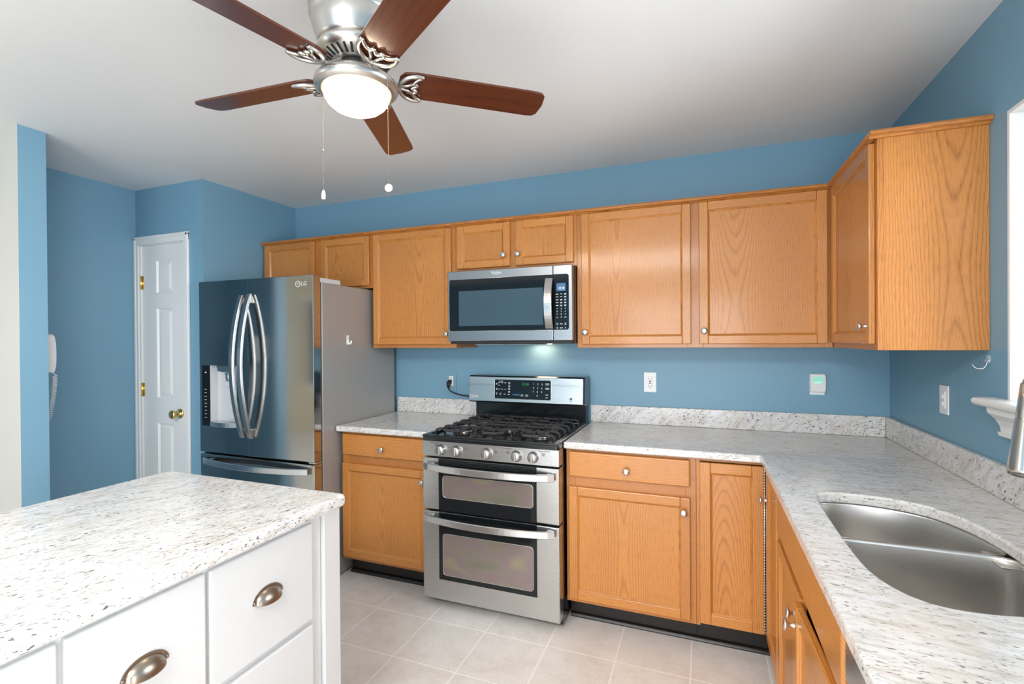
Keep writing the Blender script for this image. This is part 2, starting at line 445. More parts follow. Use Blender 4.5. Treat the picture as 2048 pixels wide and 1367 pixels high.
# ------------------------------------------------------------------ room shell
C = 2.467
XP, YP, XL = -3.872, -0.775, -4.531          # pantry corner, left wall
SY0, SY1, SX = -1.662, -1.552, -3.932        # partition wall
XH, YR = -6.6, -6.0
struct(MB().box(XH-.15, 0.15, YR-.15, 0.15, -0.1, 0).build('floor', M['tile'], keep=True))
struct(MB().box(XH-.15, 0.15, YR-.15, 0.15, C, C+0.1).build('ceiling', M['ceil'], keep=True))
struct(MB().box(XP, 0.15, 0, 0.15, 0, C).build('wall_back', M['blue'], keep=True))
WY0, WY1, WZ0, WZ1 = -1.965, -1.030, 1.196, 2.112
PY0, PY1, PZ = -5.85, -3.55, 2.10     # patio door behind the camera
o = MB()
o.box(0, 0.15, WY1, 0, 0, C); o.box(0, 0.15, PY1, WY0, 0, C); o.box(0, 0.15, YR, PY0, 0, C); o.box(0, 0.15, PY0, PY1, PZ, C); o.box(0, 0.15, WY0, WY1, 0, WZ0); o.box(0, 0.15, WY0, WY1, WZ1, C)
struct(o.build('wall_right', M['blue'], keep=True))
# pantry box with its door opening
DX0, DX1, DZ = -4.490, -4.038, 2.085
o = MB(); o.box(XP-.11, XP, YP+.11, 0, 0, C); struct(o.build('wall_pantry_side', M['blue'], keep=True))
o = MB(); o.box(XL, DX0, YP, YP+.11, 0, C); o.box(DX1, XP, YP, YP+.11, 0, C); o.box(DX0, DX1, YP, YP+.11, DZ, C)
struct(o.build('wall_pantry_front', M['blue'], keep=True))
struct(MB().box(XL-.11, XL, SY1, YP+.11, 0, C).build('wall_left', M['blue'], keep=True))
o = MB(); o.box(XH, SX, SY0, SY1, 0, C)
o = o.build('wall_partition', [M['blue'], M['cream']], keep=True)
for p in o.data.polygons:
    if p.normal.y < -0.5: p.material_index = 1
struct(o)
# hall and rear walls with their glazed openings
HY0, HY1, HZ0, HZ1 = -5.85, -4.88, 0.65, 2.15
o = MB(); o.box(XH-.15, XH, HY1, SY1, 0, C); o.box(XH-.15, XH, YR, HY0, 0, C); o.box(XH-.15, XH, HY0, HY1, 0, HZ0); o.box(XH-.15, XH, HY0, HY1, HZ1, C)
struct(o.build('wall_hall', M['beige'], keep=True))
RX0, RX1, RZ0, RZ = -2.15, -0.25, 0.0, 2.1
o = MB(); o.box(XH, RX0, YR-.15, YR, 0, C); o.box(RX1, 0.0, YR-.15, YR, 0, C); o.box(RX0, RX1, YR-.15, YR, RZ, C)
struct(o.build('wall_rear', M['blue'], keep=True))

def glazing(name, T, w, h, nx, mids=()):
    """a framed window in local x (0..w), z (0..h), y 0 = inner face"""
    e = struct_empty(name, T.translation)
    f = MB(T); b = 0.05
    f.box(0, w, 0, .05, 0, b, .004); f.box(0, w, 0, .05, h-b, h, .004)
    for k in range(nx+1):
        c = k*(w-b)/nx; f.box(c, c+b, 0, .05, b, h-b, .004)
    for z in mids: f.box(b, w-b, .005, .045, z-.02, z+.02, .004)
    f.build('window_frame', M['white'], e)
    MB(T).box(b*.5, w-b*.5, .022, .028, b*.5, h-b*.5).build('pane', M['pane'], e)
    return e
win = glazing('window_1', at(0.085, WY1-.012, WZ0+.012, '-x'), WY1-WY0-.024, WZ1-WZ0-.024, 1, (0.45,))
# note: '-x' facing maps local +y to world +x
j = MB(); j.box(-.001, 0.135, WY1-.012, WY1, WZ0, WZ1); j.box(-.001, 0.135, WY0, WY0+.012, WZ0, WZ1)
j.box(-.001, 0.135, WY0+.012, WY1-.012, WZ1-.012, WZ1); j.box(0.0, 0.135, WY0+.012, WY1-.012, WZ0, WZ0+.012)
j.build('jamb', M['white'], win)
glazing('window_2', at(RX1, YR, RZ0, '+y'), RX1-RX0, RZ-RZ0, 2)
glazing('window_4', at(0.06, PY1, 0, '-x'), PY1-PY0, PZ, 2)
glazing('window_3', at(XH, HY0, HZ0, '+x'), HY1-HY0, HZ1-HZ0, 1)
# window stool and its apron under the sink window
s = MB(); y_end = -0.952
s.prism([(0.0, 1.196), (-.052, 1.196), (-.060, 1.203), (-.062, 1.211), (-.056, 1.219), (-.046, 1.221), (0.0, 1.221)], WY0-.125, y_end, 'y', 0.004)
st = struct(s.build('trim_1', M['white']))
s = MB(); prof = [(0.0, 1.196), (-.046, 1.196), (-.044, 1.178), (-.030, 1.160), (-.022, 1.140), (-.020, 1.122), (-.026, 1.122), (-.024, 1.110), (0.0, 1.110)]
a0 = -1.035
v = []; n = len(prof)
for yy, k in ((WY0-.06, 0), (a0, 1)):
    for x, z in prof: v.append((x, yy if k == 0 else a0 + (x+.02)*-1.0*0.9, z))
s.faces(v, [list(range(n)), list(range(2*n-1, n-1, -1))]+[(i, (i+1) % n, n+(i+1) % n, n+i) for i in range(n)])
s.build('apron', M['white'], st)

# pantry door: slab with three raised panels, casing, hinges, knob
door = MB(at(DX0+.006, YP+.014, 0.008)); W_, H_ = DX1-DX0-.012, DZ-.014
pans = [(0.12, 0.235), (0.85, 1.62), (1.735, 1.965)]
pans = [(0.235, 0.862), (1.035, 1.642), (1.745, 1.968)]
px0, px1 = 0.140, W_-.142
door.box(0, px0, 0, .035, 0, H_); door.box(px1, W_, 0, .035, 0, H_)
zz = 0
for a, b in pans+[(H_, H_)]:
    door.box(px0, px1, 0, .035, zz, a); zz = b
for a, b in pans:
    g = 0.028
    def ring(i, y): return [(px0+i, y, a+i), (px1-i, y, a+i), (px1-i, y, b-i), (px0+i, y, b-i)]
    vv = ring(0, 0)+ring(.010, .011)+ring(.014, .011)+ring(.034, .002)
    q = []
    for k in range(3):
        for i in range(4): q.append((4*k+i, 4*k+(i+1) % 4, 4*k+4+(i+1) % 4, 4*k+4+i))
    q.append((12, 13, 14, 15)); door.faces(vv, q)
dr = struct(door.build('door_1', M['white']))
k = MB(); kc = (-4.118, YP+.014, 0.945)
k.lathe([(0, -.001), (.033, -.001), (.033, .003), (.028, .008), (.013, .011), (.012, .030), (.018, .036), (.027, .044), (.029, .054), (.026, .062), (.015, .066), (0, .067)], kc, '-y', 28)
k.build('door_knob', M['brass'], dr)
for z in (1.83, 1.095, 0.25):
    h = MB(); h.box(DX0-.014, DX0+.020, YP+.0105, YP+.0138, z-.045, z+.045, .001); h.cyl((DX0+.001, YP+.006, z-.048), (DX0+.001, YP+.006, z+.048), .007, seg=10)
    h.build('hinge', M['brass'], dr)
h = MB(); h.box(DX1-.0055, DX1-.001, YP+.008, YP+.0135, .925, .985); h.build('latch', M['bronze'], dr)
t = MB()
cw = 0.057
def casing(x0, x1, z0, z1, inner):  # flat casing with a bead
    t.box(x0, x1, YP-.016, YP-.0005, z0, z1, .004)
t.box(DX0-.041, DX0+.002, YP-.014, YP-.0005, 0, DZ+.002, .004); t.box(DX0-.041, DX0-.020, YP-.019, YP-.0005, 0, DZ+.050, .005)
t.box(DX1-.002, DX1+.040, YP-.014, YP-.0005, 0, DZ+.002, .004); t.box(DX1+.022, DX1+.046, YP-.019, YP-.0005, 0, DZ+.050, .005)
t.box(DX0-.041, DX1+.046, YP-.014, YP-.0005, DZ-.002, DZ+.036, .004); t.box(DX0-.041, DX1+.046, YP-.019, YP-.0005, DZ+.030, DZ+.055, .005)
struct(t.build('trim_2', M['white']))
b = MB(); b.box(DX0, DX0+.0055, YP, YP+.10, 0, DZ-.0055); b.box(DX1-.0008, DX1, YP, YP+.10, 0, DZ); b.box(DX0, DX1-.001, YP, YP+.10, DZ-.0055, DZ)
struct(b.build('trim_3', M['white']))
b = MB(); b.box(XL+.0005, XL+.013, SY1, YP-.02, 0, .085, .004); struct(b.build('baseboard_left', M['white']))
b = MB(); b.box(SX, SX+.013, SY0, SY1, 0, .085, .004); struct(b.build('baseboard_partition', M['white']))

# ------------------------------------------------------------------ oak cabinets
T_ = 0.020
def knob(parent, T, x, z, name='knob'):
    m = MB(T)
    m.lathe([(0, 0), (.0085, 0), (.0075, .003), (.0055, .008), (.0055, .016), (.009, .020), (.0155, .0225), (.0165, .026), (.0145, .0295), (.008, .031), (0, .0315)], (x, -T_, z), '-y', 24)
    return m.build(name, M['nickel'], parent)
def panel_door(parent, T, x0, x1, z0, z1, name='door', s=0.043, off=None):
    """frame-and-panel door; local y 0 = back, -T_ = front"""
    m = MB(T); f = T_
    r = lambda: random.choice((-1, 1))*random.uniform(.16, .30)
    m.box(x0, x0+s, -f, 0, z0, z1, .0035, 2, 'z', r()); m.box(x1-s, x1, -f, 0, z0, z1, .0035, 2, 'z', r())
    m.box(x0+s, x1-s, -f, 0, z0, z0+s, .0035, 2, 'x', r()); m.box(x0+s, x1-s, -f, 0, z1-s, z1, .0035, 2, 'x', r())
    b = 0.008; i0, i1, k0, k1 = x0+s, x1-s, z0+s, z1-s
    m.prism([(i0, -f+.002), (i0+b, -f+.009), (i0+b, -.002), (i0, -.002)], k0, k1, 'z', grain='z', uoff=r())
    m.prism([(i1, -f+.002), (i1-b, -f+.009), (i1-b, -.002), (i1, -.002)], k0, k1, 'z', grain='z', uoff=r())
    m.prism([(-f+.002, k0), (-f+.009, k0+b), (-.002, k0+b), (-.002, k0)], i0, i1, 'x', grain='x', uoff=r())
    m.prism([(-f+.002, k1), (-f+.009, k1-b), (-.002, k1-b), (-.002, k1)], i0, i1, 'x', grain='x', uoff=r())
    m.box(i0+b*.5, i1-b*.5, -f+.0105, -.003, k0+b*.5, k1-b*.5, 0, 1, 'z', random.uniform(-.08, .08) if off is None else off)
    return m.build(name, M['oak'], parent)
def slab_front(parent, T, x0, x1, z0, z1, name='drawer'):
    m = MB(T); m.box(x0, x1, -T_, 0, z0, z1, .007, 3, 'x', random.choice((-1, 1))*random.uniform(.05, .12))
    return m.build(name, M['oak'], parent)
def carcass(parent, T, w, d, h, top=True, z0=0.0, side=0.016):
    m = MB(T)
    m.box(0, side, .019, d, z0, h, 0, 1, 'z', .25); m.box(w-side, w, .019, d, z0, h, 0, 1, 'z', .25)
    m.box(side, w-side, .019, d, z0, z0+.016, 0, 1, 'x'); m.box(side, w-side, d-.008, d, z0+.016, h, 0, 1, 'z')
    if top: m.box(side, w-side, .019, d-.008, h-.016, h, 0, 1, 'x')
    return m.build('carcass', M['oak_frame'], parent)
def face_frame(parent, T, w, h, stiles, rails, z0=0.0):
    m = MB(T)
    for a, b in stiles: m.box(a, b, 0, .019, z0, h, .001, 1, 'z', random.choice((-1, 1))*random.uniform(.05, .3))
    xs = sorted(stiles)
    for a, b in rails:
        for (l0, l1), (r0, r1) in zip(xs, xs[1:]): m.box(l1, r0, 0, .019, a, b, .001, 1, 'x', random.choice((-1, 1))*random.uniform(.05, .3))
    return m.build('face_frame', M['oak_frame'], parent)
def crown(parent, T, a, b, z=2.112, ret=None):
    """small crown strip along the top front edge"""
    m = MB(T); pr = [(0.006, z-.000), (-.010, z), (-.016, z+.006), (-.026, z+.010), (-.030, z+.017), (-.026, z+.024), (0.006, z+.024)]
    m.prism(pr, a, b, 'x', grain='x', uoff=.2)
    return m.build('crown_molding', M['oak_frame'], parent)

UY, UD, UZ0, UZ1 = -0.310, 0.309, 1.372, 2.134   # wall cabinets: face-frame plane, depth, bottom, top
GU, GB = 'honey oak wall cabinets', 'honey oak base cabinets'
# over the refrigerator
x0, x1 = -3.864, -2.908; Tm = at(x0, UY, 0)
c = thing('wall_cabinet', 'short honey oak wall cabinet with two doors above the refrigerator', 'cabinet', (x0+.48, -.155, 1.768), GU)
carcass(c, Tm, x1-x0, UD, UZ1, z0=1.768); face_frame(c, Tm, x1-x0, UZ1, [(0, .045), (.460, .556), (.918, .956)], [(1.768, 1.800), (2.09, UZ1)], 1.768)
panel_door(c, Tm, .030, .482, 1.784, 2.110); panel_door(c, Tm, .540, .938, 1.784, 2.110); crown(c, Tm, 0, x1-x0)
# tall one beside the microwave
x0, x1 = -2.907, -2.292; Tm = at(x0, UY, 0)
c = thing('wall_cabinet', 'tall honey oak wall cabinet with one door between refrigerator and microwave', 'cabinet', (x0+.3, -.155, UZ0), GU)
carcass(c, Tm, x1-x0, UD, UZ1, z0=UZ0); face_frame(c, Tm, x1-x0, UZ1, [(0, .04), (.575, .615)], [(UZ0, 1.41), (2.08, UZ1)], UZ0)
d = panel_door(c, Tm, .014, .588, 1.394, 2.110, off=-.05); knob(d, Tm, .562, 1.458); crown(c, Tm, 0, x1-x0)
# over the microwave
x0, x1 = -2.291, -1.533; Tm = at(x0, UY, 0)
c = thing('wall_cabinet', 'short honey oak wall cabinet with two knobbed doors above the microwave', 'cabinet', (x0+.38, -.155, 1.829), GU)
carcass(c, Tm, x1-x0, UD, UZ1, z0=1.829); face_frame(c, Tm, x1-x0, UZ1, [(0, .04), (.345, .415), (.718, .758)], [(1.829, 1.87), (2.08, UZ1)], 1.829)
d = panel_door(c, Tm, .016, .362, 1.851, 2.110); knob(d, Tm, .326, 1.915)
d = panel_door(c, Tm, .399, .742, 1.851, 2.110); knob(d, Tm, .416, 1.915); crown(c, Tm, 0, x1-x0)
# wide one right of the microwave, running into the corner
x0, x1 = -1.532, -0.001; Tm = at(x0, UY, 0)
c = thing('wall_cabinet', 'wide honey oak wall cabinet with two large doors right of the microwave', 'cabinet', (x0+.6, -.155, UZ0), GU)
carcass(c, Tm, x1-x0, UD, UZ1, z0=UZ0); face_frame(c, Tm, 1.221, UZ1, [(0, .045), (.580, .655), (1.180, 1.221)], [(UZ0, 1.41), (2.08, UZ1)], UZ0)
d = panel_door(c, Tm, .028, .597, 1.391, 2.110, off=.10); knob(d, Tm, .050, 1.457)
d = panel_door(c, Tm, .636, 1.198, 1.391, 2.110, off=.12); knob(d, Tm, .660, 1.457); crown(c, Tm, 0, 1.222+.03)
# on the right wall beside the window
YS = -0.930; Tm = at(-UD+.001, UY-.0005, 0, '-x'); wd = -(YS-UY)
c = thing('wall_cabinet', 'honey oak wall cabinet with plain side panel on the right wall beside the window', 'cabinet', (-.155, -.62, UZ0), GU)
m = MB(); m.box(-.290, -.001, -.327, UY-.001, UZ0, UZ1, 0, 1, 'z'); m.box(-.290, -.001, -.92, -.328, UZ0+.008, UZ0+.024, 0, 1, 'y'); m.box(-.290, -.001, -.92, -.328, UZ1-.016, UZ1, 0, 1, 'y'); m.box(-.009, -.001, -.92, -.328, UZ0+.025, UZ1-.017, 0, 1, 'z')
m.build('carcass', M['oak_frame'], c)
m = MB(); m.box(-.289, -.0005, YS, YS+.012, UZ0, UZ1, .001, 1, 'z', -.05); m.build('side_panel', M['oak'], c)
face_frame(c, Tm, wd, UZ1, [(0, .04), (wd-.04, wd)], [(UZ0, 1.41), (2.08, UZ1)], UZ0)
d = panel_door(c, Tm, .042, wd-.022, 1.394, 2.106); knob(d, Tm, wd-.046, 1.458); 
crown(c, Tm, .03, wd)
m = MB(at(-.335, YS, 0)); z = 2.112
m.prism([(0.004, z), (-.010, z), (-.016, z+.006), (-.026, z+.010), (-.030, z+.017), (-.026, z+.024), (0.004, z+.024)], 0, .334, 'x', grain='x', uoff=.2); m.build('crown_molding', M['oak_frame'], c)

# base cabinets
BZ0, BZ1, BY = 0.112, 0.880, -0.612
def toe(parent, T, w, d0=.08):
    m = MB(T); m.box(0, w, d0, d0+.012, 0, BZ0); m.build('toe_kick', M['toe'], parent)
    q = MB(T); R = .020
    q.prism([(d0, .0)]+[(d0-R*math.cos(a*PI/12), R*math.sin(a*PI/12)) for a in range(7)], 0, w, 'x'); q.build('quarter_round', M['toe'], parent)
def base_cab(label, x0, x1, dx0, dx1):
    Tm = at(x0, BY, 0); w = x1-x0
    c = thing('base_cabinet', label, 'cabinet', (x0+w/2, BY/2, 0), GB)
    carcass(c, Tm, w, .600, BZ1, True, BZ0); face_frame(c, Tm, w, BZ1, [(0, .045), (w-.045, w)], [(BZ0, .15), (.675, .755), (.845, BZ1)], BZ0)
    toe(c, Tm, w)
    d = slab_front(c, Tm, dx0-x0, dx1-x0, .740, .864); knob(d, Tm, (dx0+dx1)/2-x0, .792)
    d = panel_door(c, Tm, dx0-x0, dx1-x0, .132, .690, off=random.uniform(-.03, .03)); knob(d, Tm, dx1-.027-x0, .628)
    return c
base_cab('honey oak base cabinet with drawer and door between refrigerator and range', -2.908, -2.292, -2.898, -2.312)
base_cab('honey oak base cabinet with drawer and door right of the range', -1.520, -0.912, -1.504, -0.937)
# corner cabinet with folding doors
c = thing('corner_cabinet', 'honey oak corner base cabinet with a narrow folding door at the inner corner', 'cabinet', (-.45, -.45, 0), GB)
Tm = at(-.911, BY, 0)
m = MB(); m.box(-.911, -.895, -.593, -.012, BZ0, BZ1); m.box(-.895, -.012, -.593, -.012, BZ0, BZ0+.016); m.box(-.590, -.012, -.96, -.593, BZ0, BZ0+.016); m.box(-.895, -.012, -.020, -.012, BZ0+.016, BZ1); m.box(-.590, -.012, -.976, -.960, BZ0, BZ1)
m.build('carcass', M['oak_frame'], c)
m = MB(Tm); m.box(0, .016, 0, .019, BZ0, BZ1, .001, 1, 'z', .2); m.box(.016, .30, 0, .019, .862, BZ1, .001, 1, 'x', .2); m.build('face_frame', M['oak_frame'], c)
d1 = panel_door(c, Tm, .014, .274, .131, .860, s=.046, off=.03)
Tl = at(-.612, BY-.030, 0, '-x')
d2 = panel_door(c, Tl, .012, .325, .131, .860, s=.046); knob(d2, Tl, .060, .738)
m = MB(); m.cyl((-.6345, -.6345, .140), (-.6345, -.6345, .852), .0035, seg=8)
for i in range(60): m.cyl((-.6345, -.6345, .142+i*.012), (-.6345, -.6345, .149+i*.012), .0046, seg=8)
m.build('piano_hinge', M['steel'], c)
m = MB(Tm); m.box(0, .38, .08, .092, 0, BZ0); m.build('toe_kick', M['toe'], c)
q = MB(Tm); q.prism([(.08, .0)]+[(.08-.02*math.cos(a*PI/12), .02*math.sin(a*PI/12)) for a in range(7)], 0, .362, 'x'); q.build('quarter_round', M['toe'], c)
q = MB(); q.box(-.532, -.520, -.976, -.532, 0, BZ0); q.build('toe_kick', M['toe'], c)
# sink base
ys0, ys1 = -.978, -1.892; Tm = at(-.612, ys0, 0, '-x'); w = ys0-ys1
c = thing('sink_cabinet', 'honey oak sink base cabinet with plain false front over two knobbed doors', 'cabinet', (-.31, (ys0+ys1)/2, 0), GB)
m = MB(Tm)
m.box(0, .016, .019, .60, BZ0, BZ1); m.box(w-.016, w, .019, .60, BZ0, BZ1); m.box(.016, w-.016, .019, .60, BZ0, BZ0+.016); m.box(.016, w-.016, .592, .60, BZ0+.016, .70)
m.build('carcass', M['oak_frame'], c)
m = MB(Tm); m.box(0, .040, 0, .019, BZ0, BZ1, .001, 1, 'z', .2); m.box(w-.04, w, 0, .019, BZ0, BZ1, .001, 1, 'z', .2); m.box(.04, w-.04, 0, .019, BZ0, .15, .001, 1, 'x', .2); m.box(.04, w-.04, 0, .019, .672, .72, .001, 1, 'x', .2); m.build('face_frame', M['oak_frame'], c)
slab_front(c, Tm, .004, w-.012, .712, .862, 'false_front')
d = panel_door(c, Tm, .010, .452, .132, .684); knob(d, Tm, .424, .628)
# the second door stands a little ajar, hinged at its far edge
Ta = at(-.612, ys0-w+.014, 0, '-x') @ Matrix.Rotation(math.radians(2.2), 4, 'Z')
d = panel_door(c, Ta, -(w-.014-.462), 0, .132, .684); knob(d, Ta, -(w-.014-.462)+.028, .628)
toe(c, Tm, w)
# dishwasher
yd0, yd1 = -1.898, -2.496; Tm = at(-.605, yd0, 0, '-x'); w = yd0-yd1
c = thing('dishwasher', 'stainless dishwasher under the counter at the near end beyond the sink cabinet', 'dishwasher', (-.31, (yd0+yd1)/2, 0))
m = MB(Tm); m.box(.004, w-.004, .002, .57, .10, .868); m.build('tub_housing', M['dark'], c)
m = MB(Tm); m.box(.003, w-.003, -.026, 0, .115, .760, .006, 3); m.build('door', M['steel'], c)
m = MB(Tm); m.box(.003, w-.003, -.026, 0, .765, .866, .006, 3); m.build('control_panel', M['steel'], c)
m = MB(Tm); m.tube([(.08, -.026, .725), (.08, -.058, .725), (w-.08, -.058, .725), (w-.08, -.026, .725)], .009, 12); m.build('handle', M['handle'], c)
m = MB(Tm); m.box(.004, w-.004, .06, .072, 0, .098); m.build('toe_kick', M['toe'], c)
# plain end cabinet continuing the run beneath the counter beside the camera
yd0, yd1 = -2.500, -3.100; Tm = at(-.612, yd0, 0, '-x')
c = thing('base_cabinet', 'honey oak base cabinet under the counter end beside the dishwasher', 'cabinet', (-.31, -2.80, 0), GB)
carcass(c, Tm, .60, .60, BZ1, True, BZ0); face_frame(c, Tm, .60, BZ1, [(0, .045), (.555, .60)], [(BZ0, .15), (.675, .755), (.845, BZ1)], BZ0); toe(c, Tm, .60)
d = slab_front(c, Tm, .016, .584, .740, .864); knob(d, Tm, .30, .792); d = panel_door(c, Tm, .016, .584, .132, .690); knob(d, Tm, .045, .628)

# ------------------------------------------------------------------ counters with upstands, sink, faucet
CZ0, CZ1 = 0.8805, 0.914
def slab(name, outline, mat, label, hole=None, z0=CZ0, z1=CZ1, bev=.007, parent=None):
    m = MB(); tb = bmesh.new()
    loops = [outline] + ([hole] if hole else [])
    for z in (z0, z1):
        es = []
        for lp in loops:
            vs = [tb.verts.new((x, y, z)) for x, y in lp]
            for i in range(len(vs)): es.append(tb.edges.new((vs[i], vs[(i+1) % len(vs)])))
        bmesh.ops.triangle_fill(tb, edges=es, use_beauty=True, use_dissolve=False)
    tb.verts.ensure_lookup_table(); base = 0; tot = sum(len(l) for l in loops)
    sides = []
    for lp in loops:
        n = len(lp)
        for i in range(n):
            a, b = base+i, base+(i+1) % n
            sides.append(tb.faces.new([tb.verts[k] for k in (a, b, b+tot, a+tot)]))
        base += n
    bmesh.ops.recalc_face_normals(tb, faces=tb.faces[:])
    if bev:
        ed = [e for e in tb.edges if len(e.link_faces) == 2 and abs(e.calc_face_angle(0)-PI/2) < .2 and abs(e.verts[0].co.z-e.verts[1].co.z) < 1e-5]
        bmesh.ops.bevel(tb, geom=ed, offset=bev, segments=3, affect='EDGES', profile=0.5)
    m._merge(tb, 'x')
    o = m.build(name, mat, parent)
    if parent is None: tag(o, label, 'countertop')
    return o
SI = [(-.548, -1.24), (-.540, -1.185), (-.512, -1.148), (-.460, -1.135), (-.400, -1.137), (-.340, -1.150), (-.280, -1.180), (-.240, -1.225), (-.208, -1.300), (-.190, -1.400),
      (-.186, -1.500), (-.190, -1.590), (-.206, -1.690), (-.235, -1.765), (-.285, -1.815), (-.345, -1.845), (-.420, -1.858), (-.475, -1.850), (-.515, -1.815), (-.540, -1.755), (-.550, -1.68), (-.553, -1.56), (-.552, -1.40)]
SINK = [(v.x, v.y) for v in catmull([(x, y, 0) for x, y in SI], 4, True)]
cl = slab('countertop', [(-2.921, -.655), (-2.288, -.655), (-2.288, -.001), (-2.921, -.001)], M['granite'], 'short speckled granite countertop between refrigerator and range')
m = MB(); m.box(-2.921, -2.290, -.022, -.001, CZ1+.0005, 1.018, .003); m.build('upstand', M['granite_up'], cl)
ri = 0.012
inner = [(-.650-ri, -.655)] + [(-.650-ri+ri*math.sin(a), -.655-ri+ri*math.cos(a)) for a in (PI/8, PI/4, 3*PI/8)] + [(-.650, -.655-ri)]
cr = slab('countertop', [(-1.522, -.001), (-1.522, -.655)] + inner + [(-.650, -3.12), (-.001, -3.12), (-.001, -.001)], M['granite'], 'speckled granite countertop turning the corner around the sink', SINK)
m = MB(); m.box(-1.522, -.024, -.022, -.001, CZ1+.0005, 1.018, .003); m.build('upstand', M['granite_up'], cr)
m = MB(); m.box(-.023, -.001, -3.12, -.001, CZ1+.0005, 1.018, .003); m.build('upstand', M['granite_side'], cr)

snk = thing('sink', 'double bowl stainless undermount sink in the granite countertop', 'sink', (-.37, -1.5, .68))
def offset_poly(p, d):
    n = len(p); out = []
    A = sum(p[i][0]*p[(i+1) % n][1]-p[(i+1) % n][0]*p[i][1] for i in range(n))
    sg = 1 if A > 0 else -1
    for i in range(n):
        a, b = Vector(p[i-1]), Vector(p[(i+1) % n]); t = (b-a); t.normalize()
        out.append((p[i][0]+sg*d*t.y, p[i][1]-sg*d*t.x))
    return out
def chaikin(p, k):
    for _ in range(k):
        q = []
        for i in range(len(p)):
            a, b = p[i], p[(i+1) % len(p)]
            q += [(a[0]*.75+b[0]*.25, a[1]*.75+b[1]*.25), (a[0]*.25+b[0]*.75, a[1]*.25+b[1]*.75)]
        p = q
    return p
def resample(p, n):
    L = [0]
    for i in range(len(p)): L.append(L[-1]+math.dist(p[i], p[(i+1) % len(p)]))
    out = []; j = 0
    for k in range(n):
        t = L[-1]*k/n
        while L[j+1] < t: j += 1
        f = (t-L[j])/max(1e-9, L[j+1]-L[j]); a, b = p[j], p[(j+1) % len(p)]
        out.append((a[0]+(b[0]-a[0])*f, a[1]+(b[1]-a[1])*f))
    return out
big = offset_poly(SINK, .004)
def clip(p, y, above):
    out = []; n = len(p)
    for i in range(n):
        a, b = p[i], p[(i+1) % n]; ia = (a[1] > y) == above; ib = (b[1] > y) == above
        if ia: out.append(a)
        if ia != ib:
            t = (y-a[1])/(b[1]-a[1]); out.append((a[0]+(b[0]-a[0])*t, y))
    return out
def bowl(y, above, zb):
    p = resample(clip(big, y, above), 40); p = chaikin(p, 1)
    for _ in range(3):
        p = [((p[i-1][0]+2*p[i][0]+p[(i+1) % len(p)][0])/4, (p[i-1][1]+2*p[i][1]+p[(i+1) % len(p)][1])/4) for i in range(len(p))]
    p = resample(p, 64); p = offset_poly(p, .004)
    levels = [(.0060, .8795), (.0035, .8790), (.0012, .8775), (0, .873), (-.004, .80), (-.008, zb+.030), (-.013, zb+.013), (-.024, zb+.003), (-.045, zb)]
    v = []; n = len(p)
    for d, z in levels: v += [(x, yy, z) for x, yy in offset_poly(p, d)]
    cx = sum(a for a, b in p)/n; cy = sum(b for a, b in p)/n
    for k in (.55, .11):
        L = offset_poly(p, -.045); v += [(cx+(x-cx)*k, cy+(yy-cy)*k, zb-.004*(1-k)) for x, yy in L]
    nl = len(levels)+2; q = []
    for a in range(nl-1):
        for i in range(n): q.append((a*n+i, a*n+(i+1) % n, (a+1)*n+(i+1) % n, (a+1)*n+i))
    q.append([(nl-1)*n+i for i in range(n)])
    m = MB(); m.faces(v, q, smooth=True, recalc=True)
    o = m.build('bowl', M['sink'], snk)
    sm = o.modifiers.new('shell', 'SOLIDIFY'); sm.thickness = .0012; sm.offset = 0
    dm = MB(); dm.lathe([(.001, zb-.001), (.030, zb-.001), (.044, zb+.002), (.046, zb+.001), (.046, zb-.003)], (cx, cy, 0), 'z', 28); dm.build('drain', M['nickel'], snk)
m = MB(); m.box(-.60, -.522, -1.50, -1.40, .866, .8705, .001); m.box(-.222, -.165, -1.50, -1.40, .866, .8705, .001); m.box(-.178, -.150, -1.56, -1.33, .866, .8715, .001); m.box(-.53, -.21, -1.4535, -1.4475, .855, .8720, .001); m.build('divider', M['sink'], snk)
bowl(-1.440, True, .700); bowl(-1.461, False, .690)

fc = thing('faucet', 'satin nickel pull-down kitchen faucet behind the sink at the picture edge', 'faucet', (-.085, -1.650, CZ1))
FX, FY = -.085, -1.650
m = MB(); m.lathe([(0, CZ1+.0005), (.030, CZ1+.0005), (.030, .922), (.024, .928), (.022, .99), (.020, 1.04), (.0165, 1.055), (.013, 1.06), (0, 1.06)], (FX, FY, 0), 'z', 28); m.build('faucet_body', M['nickel'], fc)
pts = [(FX, FY, 1.05), (FX, FY, 1.22)] + [(FX-.078+.078*math.cos(a*PI/10), FY, 1.30+.085*math.sin(a*PI/10)) for a in range(0, 9)] + [(FX-.158, FY, 1.315)]
m = MB(); m.tube(catmull(pts, 4), .0125, 16); m.build('spout', M['nickel'], fc)
tip = Vector((-.252, FY, 1.125)); top = Vector((FX-.157, FY, 1.318)); ax = (tip-top)
def along(t): return top+ax*t
m = MB(); m.tube([along(0), along(.18), along(.36), along(.37), along(.40), along(.60), along(.80), along(.93), along(1.0)], [.0145, .0165, .0190, .0182, .0192, .0222, .0250, .0268, .0262], 28); m.build('spray_head', M['nickel'], fc)
m = MB(); m.tube([along(1.0), along(1.012)], [.022, .021], 24); m.build('spray_face', M['black_matte'], fc)
m = MB(); m.tube([(FX, FY-.020, 1.0), (FX, FY-.045, 1.01), (FX+.005, FY-.10, 1.06)], [.011, .010, .006], 14); m.build('lever', M['nickel'], fc)

